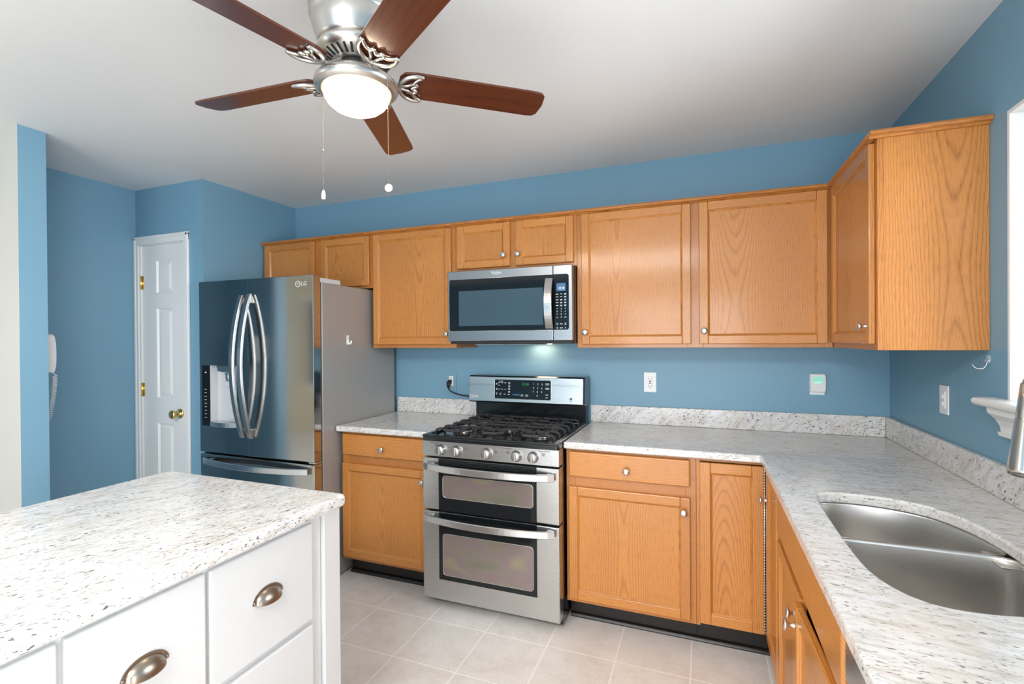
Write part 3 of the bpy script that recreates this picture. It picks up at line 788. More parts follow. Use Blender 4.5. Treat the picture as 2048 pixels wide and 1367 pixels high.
# ------------------------------------------------------------------ refrigerator
FX0, FX1, FYB, FYD, FYF = -3.848, -2.931, -.040, -.758, -.822
fr = thing('refrigerator', 'stainless french door refrigerator with water dispenser in the left corner', 'refrigerator', ((FX0+FX1)/2, -.40, 0))
m = MB(); m.box(FX0+.004, FX1, FYB, FYD+.006, .012, 1.757, .004); m.build('body', M['fridge_side'], fr)
m = MB(); m.box(FX0+.02, FX1-.012, FYD-.004, FYD+.006, .06, 1.75); m.build('gasket', M['black_matte'], fr)
DZ0, DZ1, XS = .730, 1.796, -3.431
nx0, nx1, nz0, nz1 = -3.757, -3.530, .905, 1.272      # dispenser niche
m = MB()
g = (FX0, -3.828, nx1, XS-.003)
m.box(FX0, -3.829, FYF, FYD-.004, DZ0, DZ1); m.box(nx1, XS-.003, FYF, FYD-.004, DZ0, DZ1)
m.box(-3.829, nx1, FYF, FYD-.004, nz1, DZ1); m.box(-3.829, nx1, FYF, FYD-.004, DZ0, nz0-.012); m.box(-3.829, nx1, FYD-.012, FYD-.004, nz0-.012, nz1)
ld = m.build('door', M['fridge'], fr)
m = MB(); m.box(-3.8285, nx0-.001, FYF-.0015, FYD-.013, nz0-.012, nz1-.0005, .001)
cp = m.build('dispenser_panel', M['gloss_black'], ld)
m = MB()
for k in range(9): m.box(-3.805, -3.785, FYF-.0022, FYF-.0014, .945+k*.022, .9475+k*.022)
m.build('panel_marks', M['silver_print'], cp)
m = MB(); m.box(-3.800, -3.786, FYF-.0022, FYF-.0014, 1.225, 1.232); m.build('lock_mark', M['silver_print'], cp)
m = MB()
R = lambda a: (nx0+(nx1-nx0)*a)
arc = [(R(k/10), FYD-.013-.020*(1-abs(2*k/10-1)**2.0)*-0.0) for k in range(11)]
m.box(nx0, nx1, FYD-.016, FYD-.0125, nz0, nz1); m.box(nx0, nx0+.006, FYF+.001, FYD-.016, nz0, nz1); m.box(nx1-.006, nx1, FYF+.001, FYD-.016, nz0, nz1)
ni = m.build('dispenser_niche', M['grey_plastic'], ld)
m = MB(); m.prism([(nx0+.05, nz1-.001), (nx0+.06, nz1-.035), (nx0+.10, nz1-.040), (nx0+.14, nz1-.040), (nx1-.03, nz1-.020), (nx1-.006, nz1-.001)], FYF+.004, FYD-.018, 'y', .002); m.lathe([(.030, nz1-.045), (.024, nz1-.095), (.010, nz1-.100), (0, nz1-.10)], (R(.62), FYF+.028, 0), 'z', 20); m.build('nozzle', M['steel'], ni)
m = MB(); m.box(R(.44), R(.80), FYF+.018, FYF+.034, nz1-.130, nz1-.052, .004); m.box(R(.54), R(.72), FYD-.030, FYD-.018, nz0+.03, nz1-.13, .005); m.build('paddle', M['grey_plastic'], ni)
m = MB(); m.prism([(nx0-.0005, FYD-.017)]+[(nx0+(nx1-nx0)*k/10, FYF-.004-.026*math.sin(PI*k/10)) for k in range(11)]+[(nx1, FYD-.017)], nz0-.012, nz0+.018, 'z', .003); m.build('drip_tray', M['steel'], ni)
RD = Matrix.Translation((FX1, FYF, 0)) @ Matrix.Rotation(math.radians(1.0), 4, 'Z') @ Matrix.Translation((-FX1, -FYF, 0))   # door turned slightly to shift the reflection on its face
m = MB(RD); m.box(XS+.003, FX1, FYF, FYD-.004, DZ0, DZ1, .004, 3); rd = m.build('door', M['fridge'], fr)
m = MB(); m.box(FX0, FX1, FYF, FYD-.004, .075, .716, .004, 3); fd = m.build('freezer_drawer', M['fridge'], fr)
def bowed(parent, x, z0, z1, T=None):
    m = MB(T); P = []
    for k in range(25):
        t = k/24; P.append((x, FYF-.012-.072*math.sin(PI*t)**.8, z0+(z1-z0)*t))
    m.tube(P, 0, flat=(.034, .018, (0, 1, 0)))
    for z in (z0+.030, z1-.030): m.box(x-.009, x+.009, FYF-.022, FYF, z-.022, z+.022, .003)
    return m.build('handle', M['handle'], parent)
bowed(ld, -3.468, .845, 1.695); bowed(rd, -3.394, .845, 1.700, RD)
m = MB(); P = [(-3.80+.83*k/24, FYF-.012-.055*math.sin(PI*k/24)**.8, .676) for k in range(25)]
m.tube(P, 0, flat=(.016, .036, (0, 0, 1)))
for x in (-3.775, -2.995): m.box(x-.02, x+.02, FYF-.022, FYF, .664, .688, .003)
m.build('handle', M['handle'], fd)
m = MB(); m.box(-3.02, FX1-.004, FYF+.02, FYD+.17, 1.7575, 1.786, .004); m.build('hinge_cover', M['grey_plastic'], fr)
m = MB(); m.box(FX0+.01, -3.77, FYF+.02, FYD+.17, 1.7575, 1.786, .004); m.build('hinge_cover', M['grey_plastic'], fr)
m = MB(); m.box(-2.985, FX1-.001, FYF+.012, FYD-.006, .7175, .7285, .002); m.build('hinge', M['steel'], fr)
def round_logo(T, r, parent, mat, name='maker_mark'):
    """ring emblem with inner strokes followed by two letters"""
    m = MB(T); n = 28
    ring = [(r*math.cos(2*PI*k/n), -.0006, r*math.sin(2*PI*k/n)) for k in range(n)]
    m.tube(ring, r*.11, 5, closed=True)
    m.cyl((-r*.30, -.0004, r*.35), (-r*.30, -.0012, r*.35), r*.13, seg=8)
    m.box(-.04*r, .10*r, -.0012, -.0004, -r*.38, r*.42); m.box(-.04*r, r*.36, -.0012, -.0004, -r*.38, -r*.24)
    m.box(.32*r, r*.80, -.0012, -.0004, -.06*r, .08*r)
    m.build(name, mat, parent)
    text('LG', r*2.0, T @ Matrix.Translation((r*2.65, -.0006, 0)), mat, 'maker_letters', parent)
round_logo(RD @ at(-3.038, FYF, 1.747), .0165, rd, M['silver_print'])
# adhesive hook on the refrigerator side
m = MB(); m.box(FX1+.0005, FX1+.005, -.546, -.524, 1.396, 1.454, .002); m.tube(catmull([(FX1+.005, -.535, 1.422), (FX1+.009, -.535, 1.407), (FX1+.019, -.535, 1.401), (FX1+.027, -.535, 1.409), (FX1+.028, -.535, 1.421)], 4), .0055, 10)
tag(m.build('adhesive_hook', M['plastic']), 'white adhesive hook stuck to the side of the refrigerator', 'hook')

# ------------------------------------------------------------------ gas range
GX0, GX1, GF = -2.282, -1.526, -.727
GW = GX1-GX0
rg = thing('gas_range', 'stainless double oven gas range with black cooktop under the microwave', 'range', ((GX0+GX1)/2, -.37, 0))
m = MB(); m.box(GX0+.002, GX1-.002, -.028, -.662, .012, .884, .002); m.build('body', M['black'], rg)
def oven_door(z0, z1, gz0, wz0, wz1, hz, name):
    m = MB(); m.box(GX0, GX1, GF, -.664, z0, z1, .005, 3); d = m.build(name, M['steel'], rg)
    m = MB(); m.box(GX0+.097, GX1-.114, GF-.0025, GF+.002, gz0, z1-.001, .0015); g = m.build('glass_panel', M['gloss_black'], d)
    ww = rrect(GX0+.122, GX1-.132, wz0, wz1, .018)
    m = MB(); m.prism(ww, GF-.0031, GF-.0020, 'y'); m.build('oven_window', M['oven_glass'], d)
    m = MB(); m.tube([(x, GF-.0031, z) for x, z in ww], .0017, 6, closed=True); m.build('window_trim', M['nickel'], d)
    m = MB(); P = []
    for k in range(25):
        t = k/24; P.append((GX0+.022+(GW-.044)*t, GF-.014-.050*math.sin(PI*t)**.7, hz))
    m.tube(P, 0, flat=(.016, .036, (0, 0, 1)))
    for x in (GX0+.045, GX1-.045): m.box(x-.018, x+.018, GF-.024, GF, hz-.012, hz+.012, .003)
    m.build('handle', M['handle'], d)
    return d
ud = oven_door(.522, .795, .5225, .592, .708, .753, 'upper_door')
m = MB()
for k in range(5): m.box(GX0+.10, GX1-.117, GF-.0032, GF-.0022, .766+k*.006, .768+k*.006)
m.build('vent_slots', M['black_matte'], ud)
oven_door(.048, .512, .157, .184, .402, .480, 'lower_door')
m = MB(); m.prism([(-.664, .806), (GF, .806), (GF+.002, .884), (-.664, .884)], GX0, GX1, 'x', .002); pn = m.build('control_panel', M['steel'], rg)
for x in (-2.205, -1.80, -1.60):
    m = MB(); m.box(x-.03, x+.03, GF-.0006, GF+.0015, .8745, .8765); m.build('caption', M['ink'], pn)
for x, z in ((-2.196, .863), (-2.028, .858), (-1.858, .853), (-1.790, .857), (-1.605, .860)):
    m = MB(); m.box(x-.007, x+.007, GF-.0006, GF+.0015, z-.007, z-.0058); m.box(x-.007, x+.007, GF-.0006, GF+.0015, z+.0058, z+.007); m.box(x-.007, x-.006, GF-.0006, GF+.0015, z-.007, z+.007); m.box(x+.006, x+.007, GF-.0006, GF+.0015, z-.007, z+.007); m.box(x-.001, x+.004, GF-.0006, GF+.0015, z-.004, z+.001)
    m.build('burner_icon', M['ink'], pn)
for x in (-2.168, -2.077, -1.906, -1.744, -1.657):
    m = MB(); m.lathe([(0, 0), (.0285, 0), (.0285, .003), (.0255, .005), (.0245, .016), (.0235, .021), (.0215, .024), (0, .0245)], (x, GF, .842), '-y', 32)
    m.box(x-.006, x+.006, GF-.032, GF-.020, .842-.022, .842+.022, .003)
    m.build('burner_knob', M['knob_metal'], pn)
# cooktop tray
m = MB(); m.prism(rrect(GX0, GX1, -.732, -.085, .016), .8845, .906, 'z', .003)
rim = [(GX0, GX1, -.732, -.700), (GX0, GX1, -.118, -.085), (GX0, GX0+.030, -.702, -.116), (GX1-.030, GX1, -.702, -.116)]
for a, b, c_, d_ in rim: m.box(a, b, c_, d_, .9035, .9185, .006, 3)
m.build('cooktop', M['black'], rg)
def burner(x, y, r, ry=None):
    m = MB(); m.lathe([(0, 0), (r*1.15, 0), (r*1.1, .006), (r*.8, .012), (r*.8, .016), (0, .016)], (x, y, .9062), 'z', 28)
    b = m.build('burner', M['nickel'], rg)
    m = MB(); m.lathe([(0, .0165), (r*.98, .0165), (r*1.0, .020), (r*.92, .024), (0, .0255)], (x, y, .9062), 'z', 28); m.build('burner_cap', M['iron'], b)
for x, y, r in ((-2.125, -.53, .042), (-2.125, -.25, .036), (-1.904, -.39, .050), (-1.680, -.53, .050), (-1.680, -.25, .030)): burner(x, y, r)
def grate(x0, x1, lo, hi):
    """lo/hi: this end carries fingers bent down to the tray"""
    m = MB(); zt = .947; b = .0092
    ys = [-.655, -.560, -.455, -.365, -.250, -.150]
    for i, y in enumerate(ys):
        a0, a1 = x0, x1
        if lo: m.tube([(x0+.055, y, zt-.006), (x0+.020, y, zt-.006), (x0+.004, y, zt-.012), (x0-.002, y, zt-.024), (x0-.002, y, zt-.038)], 0, flat=(b, .015, (0, 1, 0))); a0 = x0+.05
        if hi: m.tube([(x1-.055, y, zt-.006), (x1-.020, y, zt-.006), (x1-.004, y, zt-.012), (x1+.002, y, zt-.024), (x1+.002, y, zt-.038)], 0, flat=(b, .015, (0, 1, 0))); a1 = x1-.05
        xm = (x0+x1)/2
        if i in (1, 4):
            m.box(a0, xm-.035, y-b/2, y+b/2, zt-.014, zt, .003, 1); m.box(xm+.035, a1, y-b/2, y+b/2, zt-.014, zt, .003, 1)
        elif i == 0:
            pass
        else: m.box(a0, a1, y-b/2, y+b/2, zt-.014, zt, .003, 1)
    for x in ([x0+.05] if lo else [x0+.006]) + ([x1-.05] if hi else [x1-.006]):
        m.box(x-b/2, x+b/2, -.655, -.145, zt-.014, zt, .003, 1)
        if not (lo or hi):
            for y in (-.64, -.16): m.box(x-b/2, x+b/2, y-b/2, y+b/2, .9065, zt-.010)
    xm = (x0+x1)/2
    lp = [(x0+.045, -.655), (x0+.070, -.690), (x1-.070, -.690), (x1-.045, -.655), (x1-.045, -.60), (x0+.045, -.60)]
    m.tube([(x, y, zt-.008) for x, y in lp]+[(lp[0][0], lp[0][1], zt-.008)], 0, flat=(b, .014, (0, 0, 1)))
    for y in (-.53, -.25):
        m.box(xm-b/2, xm+b/2, y+.035, y+.105, zt-.010, zt+.004, .003, 1); m.box(xm-b/2, xm+b/2, y-.105, y-.035, zt-.010, zt+.004, .003, 1)
    for y in (-.64, -.16):
        m.box(xm-b/2, xm+b/2, y-b/2, y+b/2, .9065, zt-.006)
    m.build('grate', M['iron'], rg)
grate(-2.238, -2.018, True, False); grate(-2.012, -1.797, False, False); grate(-1.791, -1.570, False, True)
# backguard: black riser under an overhanging stainless console
m = MB(); m.box(GX0+.012, GX1-.012, -.026, -.084, .9065, 1.030, .004); m.build('riser', M['black'], rg)
m = MB(); m.prism([(-.026, 1.022), (-.150, 1.024), (-.158, 1.030), (-.147, 1.186), (-.135, 1.193), (-.026, 1.193)], GX0-.004, GX1-.002, 'x', .003); bk = m.build('backguard', M['black'], rg)
th = math.atan2(.011, .156)
TB = at(GX0, -.1595, 1.030) @ Matrix.Rotation(-th, 4, 'X')
m = MB(TB); m.box(-.001, GW-.012, -.0035, .001, .002, .156, .002); fp = m.build('console_face', M['steel'], bk)
m = MB(TB); pr = rrect(.178, .548, .022, .140, .008); m.prism(pr, -.0056, -.0036, 'y'); pd = m.build('display_panel', M['gloss_black'], fp)
m = MB(TB); m.tube([(x, -.0046, z) for x, z in pr], .0016, 6, closed=True); m.build('panel_trim', M['nickel'], fp)
m = MB(TB); q = lambda x, z, w_, h_=.0026: m.box(x-w_/2, x+w_/2, -.0061, -.0055, z-h_/2, z+h_/2)
q(.222, .131, .028)
for x in (.209, .229, .250): q(x, .121, .011, .003)
q(.209, .105, .011, .003)
for z in (.117, .111): q(.192, z, .010)
m.build('key_captions', M['white_print'], pd)
m = MB(TB)
for z in (.084, .078): q(.192, z, .011)
for x in (.209, .229, .250): q(x, .081, .012, .003)
for z in (.056, .050): q(.192, z, .009)
for z in (.055, .048): q(.218, z, .010)
q(.246, .050, .012, .003); q(.275, .049, .015, .003)
m.build('key_captions', M['white_print'], pd)
m = MB(TB)
for z in (.122, .115, .104, .097, .087, .080, .068, .062): q(.277, z, .013)
m.build('key_captions', M['white_print'], pd)
m = MB(TB)
for z in (.049, .043): q(.363, z, .017); q(.393, z, .019)
m.build('key_captions', M['white_print'], pd)
m = MB(TB)
for z in (.121, .115, .094, .088): q(.525, z, .024)
m.build('key_captions', M['white_print'], pd)
m = MB(TB); q(.522, .053, .017, .004); q(.522, .037, .016, .002); m.build('key_captions', M['white_print'], pd)
for i, (x, z) in enumerate([(.437, .118), (.464, .117), (.491, .116), (.436, .094), (.463, .093), (.490, .092), (.435, .071), (.462, .070), (.489, .069), (.461, .047)]):
    text('1234567890'[i], .0145, TB @ Matrix.Translation((x, -.0057, z)), M['white_print'], 'key_digit', pd)
m = MB(TB)
for z in (.052, .046): m.box(.300, .347, -.0061, -.0055, z-.0014, z+.0014)
m.build('lit_caption', M['blue_print'], pd)
text('12:18', .020, TB @ Matrix.Translation((.383, -.0057, .114)), M['green_digits'], 'clock_digits', pd)
round_logo(TB @ Matrix.Translation((.020, -.0037, .030)), .0115, fp, M['white'])
m = MB(TB); m.box(.664, .678, -.0041, -.0034, .027, .041); m.box(.664, .678, -.0041, -.0034, .019, .021); m.build('small_print', M['ink'], fp)

# ------------------------------------------------------------------ microwave over the range
mw = thing('microwave', 'stainless over the range microwave with black glass door and lit blue clock', 'microwave', (-1.915, -.20, 1.385))
MF = -.400
m = MB(); m.box(-2.289, -1.536, -.003, -.352, 1.396, 1.8275, .002); m.build('body', plain('dark_brown_side', rgb(70, 52, 42), 0.3, 0.4), mw)
m = MB(); m.box(-2.301, -1.6485, MF, -.354, 1.412, 1.827, .004, 3); md = m.build('door', M['mw_steel'], mw)
m = MB(); m.box(-1.6465, -1.539, MF, -.354, 1.412, 1.827, .004, 3); mc = m.build('control_panel', M['mw_steel'], mw)
m = MB(); m.prism([(-2.283, 1.472), (-1.6490, 1.472), (-1.6490, 1.777), (-2.283, 1.777), (-2.291, 1.769), (-2.291, 1.480)], MF-.0022, MF+.001, 'y'); m.build('glass_panel', M['gloss_black'], md)
m = MB(); m.tube([(-1.6495, MF-.0015, 1.4715), (-2.283, MF-.0015, 1.4715), (-2.2915, MF-.0015, 1.480), (-2.2915, MF-.0015, 1.769), (-2.283, MF-.0015, 1.7775), (-1.6495, MF-.0015, 1.7775)], .0012, 6); m.build('panel_trim', M['nickel'], md)
m = MB(); m.box(-2.226, -1.703, MF-.0028, MF-.0018, 1.502, 1.708); m.build('door_window', M['mw_glass'], md)
m = MB(); P = [(-1.664, MF-.016-.034*math.sin(PI*k/16)**.8, 1.482+.270*k/16) for k in range(17)]
m.tube(P, 0, flat=(.044, .012, (0, 1, 0)))
for z in (1.495, 1.739): m.box(-1.680, -1.648, MF-.020, MF-.001, z-.010, z+.010, .003)
m.build('handle', M['handle'], md)
m = MB(); m.prism([(-1.6460, 1.472), (-1.566, 1.472), (-1.557, 1.481), (-1.557, 1.768), (-1.566, 1.777), (-1.6460, 1.777)], MF-.0022, MF+.001, 'y'); kp = m.build('keypad', M['gloss_black'], mc)
m = MB(); m.box(-1.626, -1.575, MF-.0028, MF-.0018, 1.684, 1.727); m.build('clock_display', M['lcd'], kp)
text('12:18', .021, at(-1.5985, MF-.0030, 1.699), M['lcd_digits'], 'clock_digits', kp, width=.030)
m = MB(); q = lambda x, z, w_, h_=.0024: m.box(x-w_/2, x+w_/2, MF-.0027, MF-.0021, z-h_/2, z+h_/2)
for i in range(5):
    z = 1.667-i*.0155; q(-1.623, z, .014, .003)
    q(-1.600, z+.001, .011); q(-1.577, z+.002, .012); q(-1.577, z-.002, .010)
    if i > 1: q(-1.600, z-.0026, .010)
for x, z in ((-1.623, 1.504), (-1.577, 1.504)):
    q(x, z+.005, .013, .0012); q(x, z-.005, .013, .0012); q(x, z, .005, .003)
q(-1.600, 1.504, .014, .003); q(-1.600, 1.482, .016, .003); q(-1.623, 1.482, .006, .005); q(-1.577, 1.482, .005, .004); q(-1.623, 1.539, .010); q(-1.577, 1.541, .013)
m.build('key_marks', M['white_print'], kp)
for i in range(9): text('123456789'[i], .0105, at(-1.623+.023*(i % 3), MF-.0023, 1.588-.0155*(i//3)), M['white_print'], 'key_digit', kp)
text('0', .0105, at(-1.600, MF-.0023, 1.541), M['white_print'], 'key_digit', kp)
text('Whirlpool', .024, at(-1.985, MF-.0004, 1.806), M['white'], 'maker_letters', md, shear=.25, width=.066)
m = MB(at(-1.985, MF-.0008, 1.803)); m.tube([(.020*math.cos(a), 0, .0085*math.sin(a)+.003*math.cos(a)) for a in [PI*1.05+k*PI*1.3/18 for k in range(19)]], .0009, 5); m.build('maker_swoosh', M['white'], md)
m = MB(); m.box(-2.288, -1.541, -.36, -.392, 1.397, 1.4115, .002); m.build('lower_lip', M['black_matte'], mw)
for a, b in ((-2.17, -1.98), (-1.96, -1.77)):
    m = MB(); m.box(a, b, -.10, -.30, 1.389, 1.3955, .002); m.build('grease_filter', M['steel'], mw)
m = MB(); m.box(-1.90, -1.76, -.035, -.085, 1.390, 1.3955, .002); m.build('cooktop_lamp', M['bulb'], mw)
l = bpy.data.lights.new('cooktop_lamp_light', 'AREA'); l.shape = 'RECTANGLE'; l.size = .12; l.size_y = .04; l.energy = 0.42; l.color = (1.0, .62, .32)
lo = bpy.data.objects.new('cooktop_lamp_light', l); COL.objects.link(lo); lo.parent = mw; lo.location = Vector((-1.83, -.06, 1.387)) - WL['microwave']

# ------------------------------------------------------------------ island
isl = thing('kitchen_island', 'white painted kitchen island with drawers and cup pulls', 'island', (-2.40, -2.45, 0))
IX = -2.000
m = MB(); m.box(-2.76, IX-.034, -3.16, -1.715, .10, .8725); m.build('carcass', M['island_white'], isl)
m = MB(); m.box(-2.70, IX-.08, -3.12, -1.76, 0, .0995); m.build('plinth', M['island_white'], isl)
m = MB(); m.box(IX-.085, IX, -1.773, -1.700, 0, .8725, .003); m.build('corner_post', M['island_white'], isl)
m = MB(); m.box(-2.775, -2.70, -1.773, -1.700, 0, .8725, .003); m.build('corner_post', M['island_white'], isl)
m = MB()
cols = [(-2.158, -1.820), (-2.449, -2.168), (-2.800, -2.460), (-3.09, -2.812)]
rows = [(.566, .860), (.250, .548), (.110, .234)]
m.box(IX-.033, IX-.014, -1.818, -1.774, .10, .8725, .002)
for (a, b) in cols: m.box(IX-.033, IX-.014, a-.012, a+.002, .10, .8725, .001)
for (a, b) in rows: m.box(IX-.0335, IX-.0145, -3.10, -1.80, b-.002, min(b+.018, .8725), .001)
m.build('face_frame', M['island_white'], isl)
def cup_pull(parent, y, z):
    m = MB(at(IX, y, z, '+x')); a, b, c_ = .042, .030, .024
    v = []; q = []; nu, nv = 24, 10
    for i in range(nv+1):
        ph = (PI/2)*i/nv
        for k in range(nu+1):
            t = PI*k/nu
            v.append((a*math.cos(t), -.002-c_*math.sin(t)*math.sin(ph), b*math.sin(t)*math.cos(ph)-.007*math.sin(t)*math.sin(ph)))
    for i in range(nv):
        for k in range(nu): q.append((i*(nu+1)+k, i*(nu+1)+k+1, (i+1)*(nu+1)+k+1, (i+1)*(nu+1)+k))
    m.faces(v, q, smooth=True)
    rim = [((a+.008)*math.cos(PI*k/24), (b+.006)*math.sin(PI*k/24)) for k in range(25)]
    rin = [((a-.004)*math.cos(PI*k/24), (b-.004)*math.sin(PI*k/24)) for k in range(24, -1, -1)]
    m.prism(rim+rin, -.0025, 0, 'y')
    for sx in (-1, 1): m.lathe([(0, 0), (.0035, 0), (.003, .002), (0, .0026)], (sx*(a+.0035), -.0025, .006), '-y', 10)
    return m.build('cup_pull', M['bronze'], parent)
for (a, b) in cols:
    for (z0, z1) in rows:
        m = MB(); m.box(IX-.018, IX, a, b, z0, z1, .005, 3); d = m.build('drawer', M['island_white'], isl)
        cup_pull(d, (a+b)/2, z0+(z1-z0)*.50)
oi = []
for cx, cy, a in ((-1.980-.022, -1.684-.022, 0), (-2.845+.05, -1.684-.05, PI/2), (-2.845+.05, -3.22+.05, PI), (-1.980-.022, -3.22+.022, 1.5*PI)):
    r = .022 if cx > -2.2 else .05
    oi += [(cx+r*math.cos(a+k*PI/10), cy+r*math.sin(a+k*PI/10)) for k in range(6)]
slab('island_countertop', oi, M['granite_island'], 'large speckled granite slab topping the white island', None, .874, .914, .014)

# ------------------------------------------------------------------ ceiling fan with light
FC = Vector((-1.825, -1.815, 0)); fn = thing('ceiling_fan', 'brushed nickel ceiling fan with five dark wood blades and lit dome', 'ceiling fan', (FC.x, FC.y, 2.10))
c0 = (FC.x, FC.y, 0)
m = MB(); m.lathe([(0, C-.001), (.126, C-.001), (.132, 2.430), (.133, 2.380), (.129, 2.362), (.131, 2.354), (.127, 2.346), (.124, 2.340), (.125, 2.334), (.117, 2.306), (.109, 2.282), (.106, 2.272), (0, 2.272)], c0, 'z', 48); m.build('motor_housing', M['fan_nickel'], fn)
m = MB(); m.lathe([(0, 2.2715), (.106, 2.2715), (.110, 2.264), (.110, 2.256), (.096, 2.240), (.066, 2.226), (.060, 2.223), (0, 2.223)], c0, 'z', 48); vr = m.build('vent_ring', M['fan_nickel'], fn)
m = MB()
for k in range(30):
    a = 2*PI*k/30; d = Vector((math.cos(a), math.sin(a), 0)); p0 = Vector((FC.x, FC.y, 0))+d*.0955+Vector((0, 0, 2.2398)); p1 = Vector((FC.x, FC.y, 0))+d*.069+Vector((0, 0, 2.2274))
    m.tube([p0, p1], 0, flat=(.0068, .003, d.cross(Vector((0, 0, 1))).cross(p1-p0)))
m.build('vent_slots', M['dark'], vr)
m = MB(); m.lathe([(0, 2.2225), (.056, 2.2225), (.056, 2.210), (.045, 2.208), (0, 2.208)], c0, 'z', 32); m.build('rotor_hub', M['dark'], fn)
m = MB(); m.lathe([(0, 2.2075), (.043, 2.2075), (.043, 2.198), (.060, 2.195), (.084, 2.191), (.106, 2.183), (.118, 2.171), (.120, 2.163), (.117, 2.154), (.106, 2.146), (.098, 2.143), (.096, 2.146), (.096, 2.152), (0, 2.152)], c0, 'z', 48); lk = m.build('light_fitter', M['fan_nickel'], fn)
m = MB(); m.lathe([(.0955, 2.1505), (.0955, 2.143), (.092, 2.130), (.083, 2.115), (.068, 2.102), (.047, 2.092), (.024, 2.087), (0, 2.086)], c0, 'z', 48, cap=False); m.build('glass_dome', M['glass_lamp'], lk)
for ang in (183.4, 257.2, 327.4, 39.4, 111.4):
    Tb = Matrix.Translation((FC.x, FC.y, 2.190)) @ Matrix.Rotation(math.radians(ang), 4, 'Z')
    Tp = Tb @ Matrix.Rotation(math.radians(-12), 4, 'X')
    pts = [(.122, -.030), (.137, -.050), (.172, -.055), (.36, -.056), (.544, -.057), (.566, -.054), (.578, -.042), (.584, 0), (.578, .042), (.566, .054), (.544, .057), (.36, .056), (.172, .055), (.137, .050), (.122, .030), (.119, 0)]
    m = MB(Tp); m.prism(pts, 0.0, .0065, 'z', .0012, 1, 'x', uoff=random.uniform(-.2, .2)); b = m.build('blade', M['walnut'], fn)
    m = MB(Tb)
    arm = catmull([(.044, 0, .028), (.056, 0, .026), (.070, 0, .016), (.088, 0, .002), (.105, 0, -.005), (.126, 0, -.007)], 5)
    m.tube(arm, [.0085]*len(arm), 12)
    m.T = Tp @ Matrix.Translation((-.028, 0, 0))
    cres = catmull([(.218, .050, -.006), (.196, .052, -.008), (.172, .042, -.008), (.155, .022, -.008), (.150, 0, -.008), (.155, -.022, -.008), (.172, -.042, -.008), (.196, -.052, -.008), (.218, -.050, -.006)], 5)
    m.tube(cres, [.0050+.0022*math.sin(PI*k/(len(cres)-1)) for k in range(len(cres))], 8)
    inn = catmull([(.218, .050, -.006), (.200, .036, -.007), (.194, .022, -.007), (.202, .012, -.007), (.188, 0, -.007), (.202, -.012, -.007), (.194, -.022, -.007), (.200, -.036, -.007), (.218, -.050, -.006)], 5)
    m.tube(inn, .0052, 8)
    for s_ in (-1, 1): m.tube([(.152, s_*.004, -.008), (.174, s_*.010, -.008), (.194, s_*.022, -.007)], .0048, 8)
    m.build('blade_iron', M['fan_nickel'], b)
rv = Vector((.9323, .3619, 0)); fv = Vector((-.3619, .9323, 0))
for la, fo, zb, kind in ((-.116, .040, 1.868, 'tube'), (.106, -.060, 1.856, 'disc')):
    p = Vector((FC.x, FC.y, 0))+rv*la+fv*fo
    m = MB(); m.tube([(p.x, p.y, zb), (p.x, p.y, 2.158), tuple(Vector((p.x, p.y, 2.160))-(rv*la+fv*fo)*.08)], .0007, 6)
    for k in range(int((2.156-zb)/.0075)): m.lathe([(0, -.0016), (.0014, -.0007), (.0014, .0007), (0, .0016)], (p.x, p.y, zb+.004+k*.0075), 'z', 6)
    zc = zb+.125 if kind == 'tube' else zb+.215
    m.lathe([(0, -.004), (.0028, -.002), (.0028, .003), (0, .005)], (p.x, p.y, zc), 'z', 8)
    ch = m.build('pull_chain', M['bronze'], fn)
    m = MB()
    if kind == 'tube': m.lathe([(0, 0), (.0055, .001), (.0062, .012), (.0045, .024), (.002, .028), (0, .028)], (p.x, p.y, zb-.022), 'z', 14)
    else:
        m.T = Matrix.Translation((p.x, p.y, zb-.008)) @ Matrix.Rotation(math.radians(15), 4, 'Z'); m.lathe([(0, -.003), (.010, -.003), (.0115, 0), (.010, .003), (0, .003)], (0, 0, 0), '-y', 20)
    m.build('pull_knob', M['plastic'], ch)

# ------------------------------------------------------------------ wall plates, device, hook, phone
def outlet(T, name, label, plate_mat, w_, h_, kind):
    e = thing(name, label, 'outlet' if kind != 'switch' else 'switch', T.translation)
    m = MB(T); m.box(-w_/2, w_/2, -.006, -.0006, -h_/2, h_/2, .003, 3); m.build('cover_plate', plate_mat, e)
    m = MB(T); m.box(-.0165, .0165, -.0085, -.0055, -.034, .034, .0015); r = m.build('receptacle' if kind != 'switch' else 'rocker', M['plastic'], e)
    if kind == 'gfci':
        m = MB(T)
        for z in (.021, -.020):
            m.box(-.0085, -.0060, -.0092, -.0080, z-.0045, z+.0045); m.box(.0060, .0080, -.0092, -.0080, z-.0035, z+.0035); m.cyl((0, -.0080, z-.011), (0, -.0092, z-.011), .0027, seg=10)
        m.build('sockets', M['dark'], r)
        m = MB(T); m.box(-.0075, .0075, -.0098, -.0080, .0015, .0065, .0005); m.build('reset_button', M['red'], r)
        m = MB(T); m.box(-.0065, .0065, -.0098, -.0080, -.0072, -.0025, .0005); m.build('test_button', M['dark'], r)
    elif kind == 'switch':
        m = MB(T); m.box(-.007, .007, -.0125, -.0080, .006, .022, .002); m.box(-.007, .007, -.0125, -.0080, -.024, -.006, .002); m.build('toggles', M['plastic'], r)
    return e
outlet(at(-1.1705, 0, 1.1625), 'wall_outlet', 'white outlet with red button on the blue wall right of the range', M['plastic'], .072, .117, 'gfci')
oe = outlet(at(-2.494, 0, 1.139), 'wall_outlet', 'outlet with blue painted cover plate left of the range, black plug in it', M['blue'], .078, .150, 'gfci')
outlet(at(0, -.609, 1.173, '-x'), 'light_switch', 'narrow white switch plate on the right wall under the side cabinet', M['plastic'], .074, .113, 'switch')
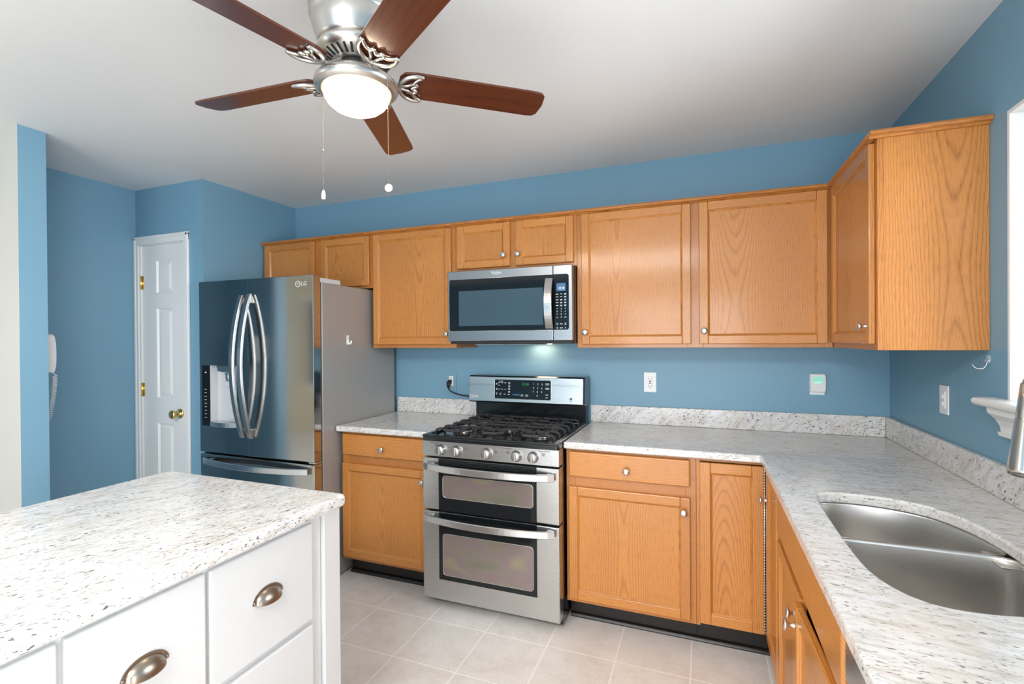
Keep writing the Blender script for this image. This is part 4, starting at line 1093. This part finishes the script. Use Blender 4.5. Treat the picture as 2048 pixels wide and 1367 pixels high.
# range cord with its plug
m = MB(); P = catmull([(-2.502, -.014, 1.128), (-2.502, -.030, 1.110), (-2.500, -.036, 1.090), (-2.480, -.034, 1.070), (-2.440, -.034, 1.056), (-2.390, -.040, 1.048), (-2.340, -.045, 1.045), (-2.295, -.05, 1.043)], 6)
m.tube(P, .0042, 10)
pc = m.build('power_cord', M['black_matte']); tag(pc, 'black power cord plugged into the outlet left of the range', 'cord')
m = MB(); m.tube([(-2.502, -.0095, 1.134), (-2.502, -.024, 1.132), (-2.502, -.034, 1.118), (-2.501, -.037, 1.092)], [.015, .015, .013, .006], 14); m.build('plug', M['black_matte'], pc)
# wall device with green screen
dv = thing('wall_thermostat', 'white wall device with small green screen on the back wall near the corner', 'thermostat', (-.3175, 0, 1.118))
T = at(-.352, 0, 1.117)
m = MB(T); m.box(-.001, .068, -.010, -.0006, 0, .112, .002); m.build('base_plate', M['plastic'], dv)
m = MB(T); sh = [(0, .018), (.067, .016), (.0705, .030), (.0715, .060), (.0705, .095), (.067, .110), (.001, .110)]; m.prism(sh, -.026, -.0105, 'y', .003); cv = m.build('cover', M['plastic'], dv)
m = MB(T); m.box(.011, .058, -.0268, -.0255, .064, .097); sc = m.build('screen', M['green_lcd'], cv)
m = MB(T); m.box(.015, .050, -.0273, -.0265, .0645, .0700); m.build('backlight_strip', M['green_lit'], cv)
# clear adhesive hook on the right wall
T = at(0, -.922, 1.337, '-x'); hk = thing('adhesive_hook', 'clear adhesive hook on the right wall beneath the side cabinet corner', 'hook', (0, -.922, 1.30))
m = MB(T); pts = [(.011*math.cos(a), .006+.014*math.sin(a)) for a in [2*PI*k/20 for k in range(20)]]; m.prism(pts, -.0025, -.0005, 'y'); m.box(-.011, .011, -.008, -.0025, -.004, .004, .001); m.build('base_plate', M['clear'], hk)
m = MB(T); m.tube(catmull([(.003, -.006, .0), (.003, -.009, -.015), (.000, -.018, -.026), (-.006, -.032, -.024), (-.010, -.040, -.012)], 5), .0016, 8); m.build('wire_hook', M['nickel'], hk)
# wall phone on the back of the partition
ph = thing('wall_phone', 'white corded wall phone half hidden behind the blue partition edge', 'phone', (-4.06, SY1, 1.25))
T = at(-4.062, SY1, 0, '+y')
m = MB(T); m.box(-.045, .045, -.030, -.001, 1.262, 1.462, .008, 3); m.build('base', M['plastic'], ph)
m = MB(T); m.prism([(-.032, 1.268), (-.072, 1.262), (-.080, 1.270), (-.086, 1.300), (-.088, 1.360), (-.086, 1.420), (-.080, 1.455), (-.068, 1.466), (-.032, 1.462)], -.024, .024, 'x', .008, 3); m.build('handset', M['plastic'], ph)
m = MB(); cx, cy = -4.030, SY1+.074; P = []
turns = 24
for k in range(turns*10+1):
    a = 2*PI*k/10; zz = 1.250-.225*k/(turns*10)
    P.append((cx+.009*math.cos(a)-.03*(k/(turns*10))**2, cy-.012*(k/(turns*10))+.009*math.sin(a), zz))
m.tube(P, .0022, 5)
P2 = []
for k in range(turns*6+1):
    a = 2*PI*k/10; t = k/(turns*6); P2.append((cx-.035-.02*t+.009*math.cos(a), cy-.018-.03*t+.009*math.sin(a), 1.030+.20*t))
m.tube(P2, .0022, 5)
m.tube([(cx+.009, cy, 1.250), (cx, cy-.01, 1.265)], .0022, 6)
m.tube(catmull([P[-1], (cx-.02, cy-.02, 1.012), (cx-.035, cy-.02, 1.015), P2[0]], 5), .0022, 6)
m.build('coiled_cord', M['plastic'], ph)
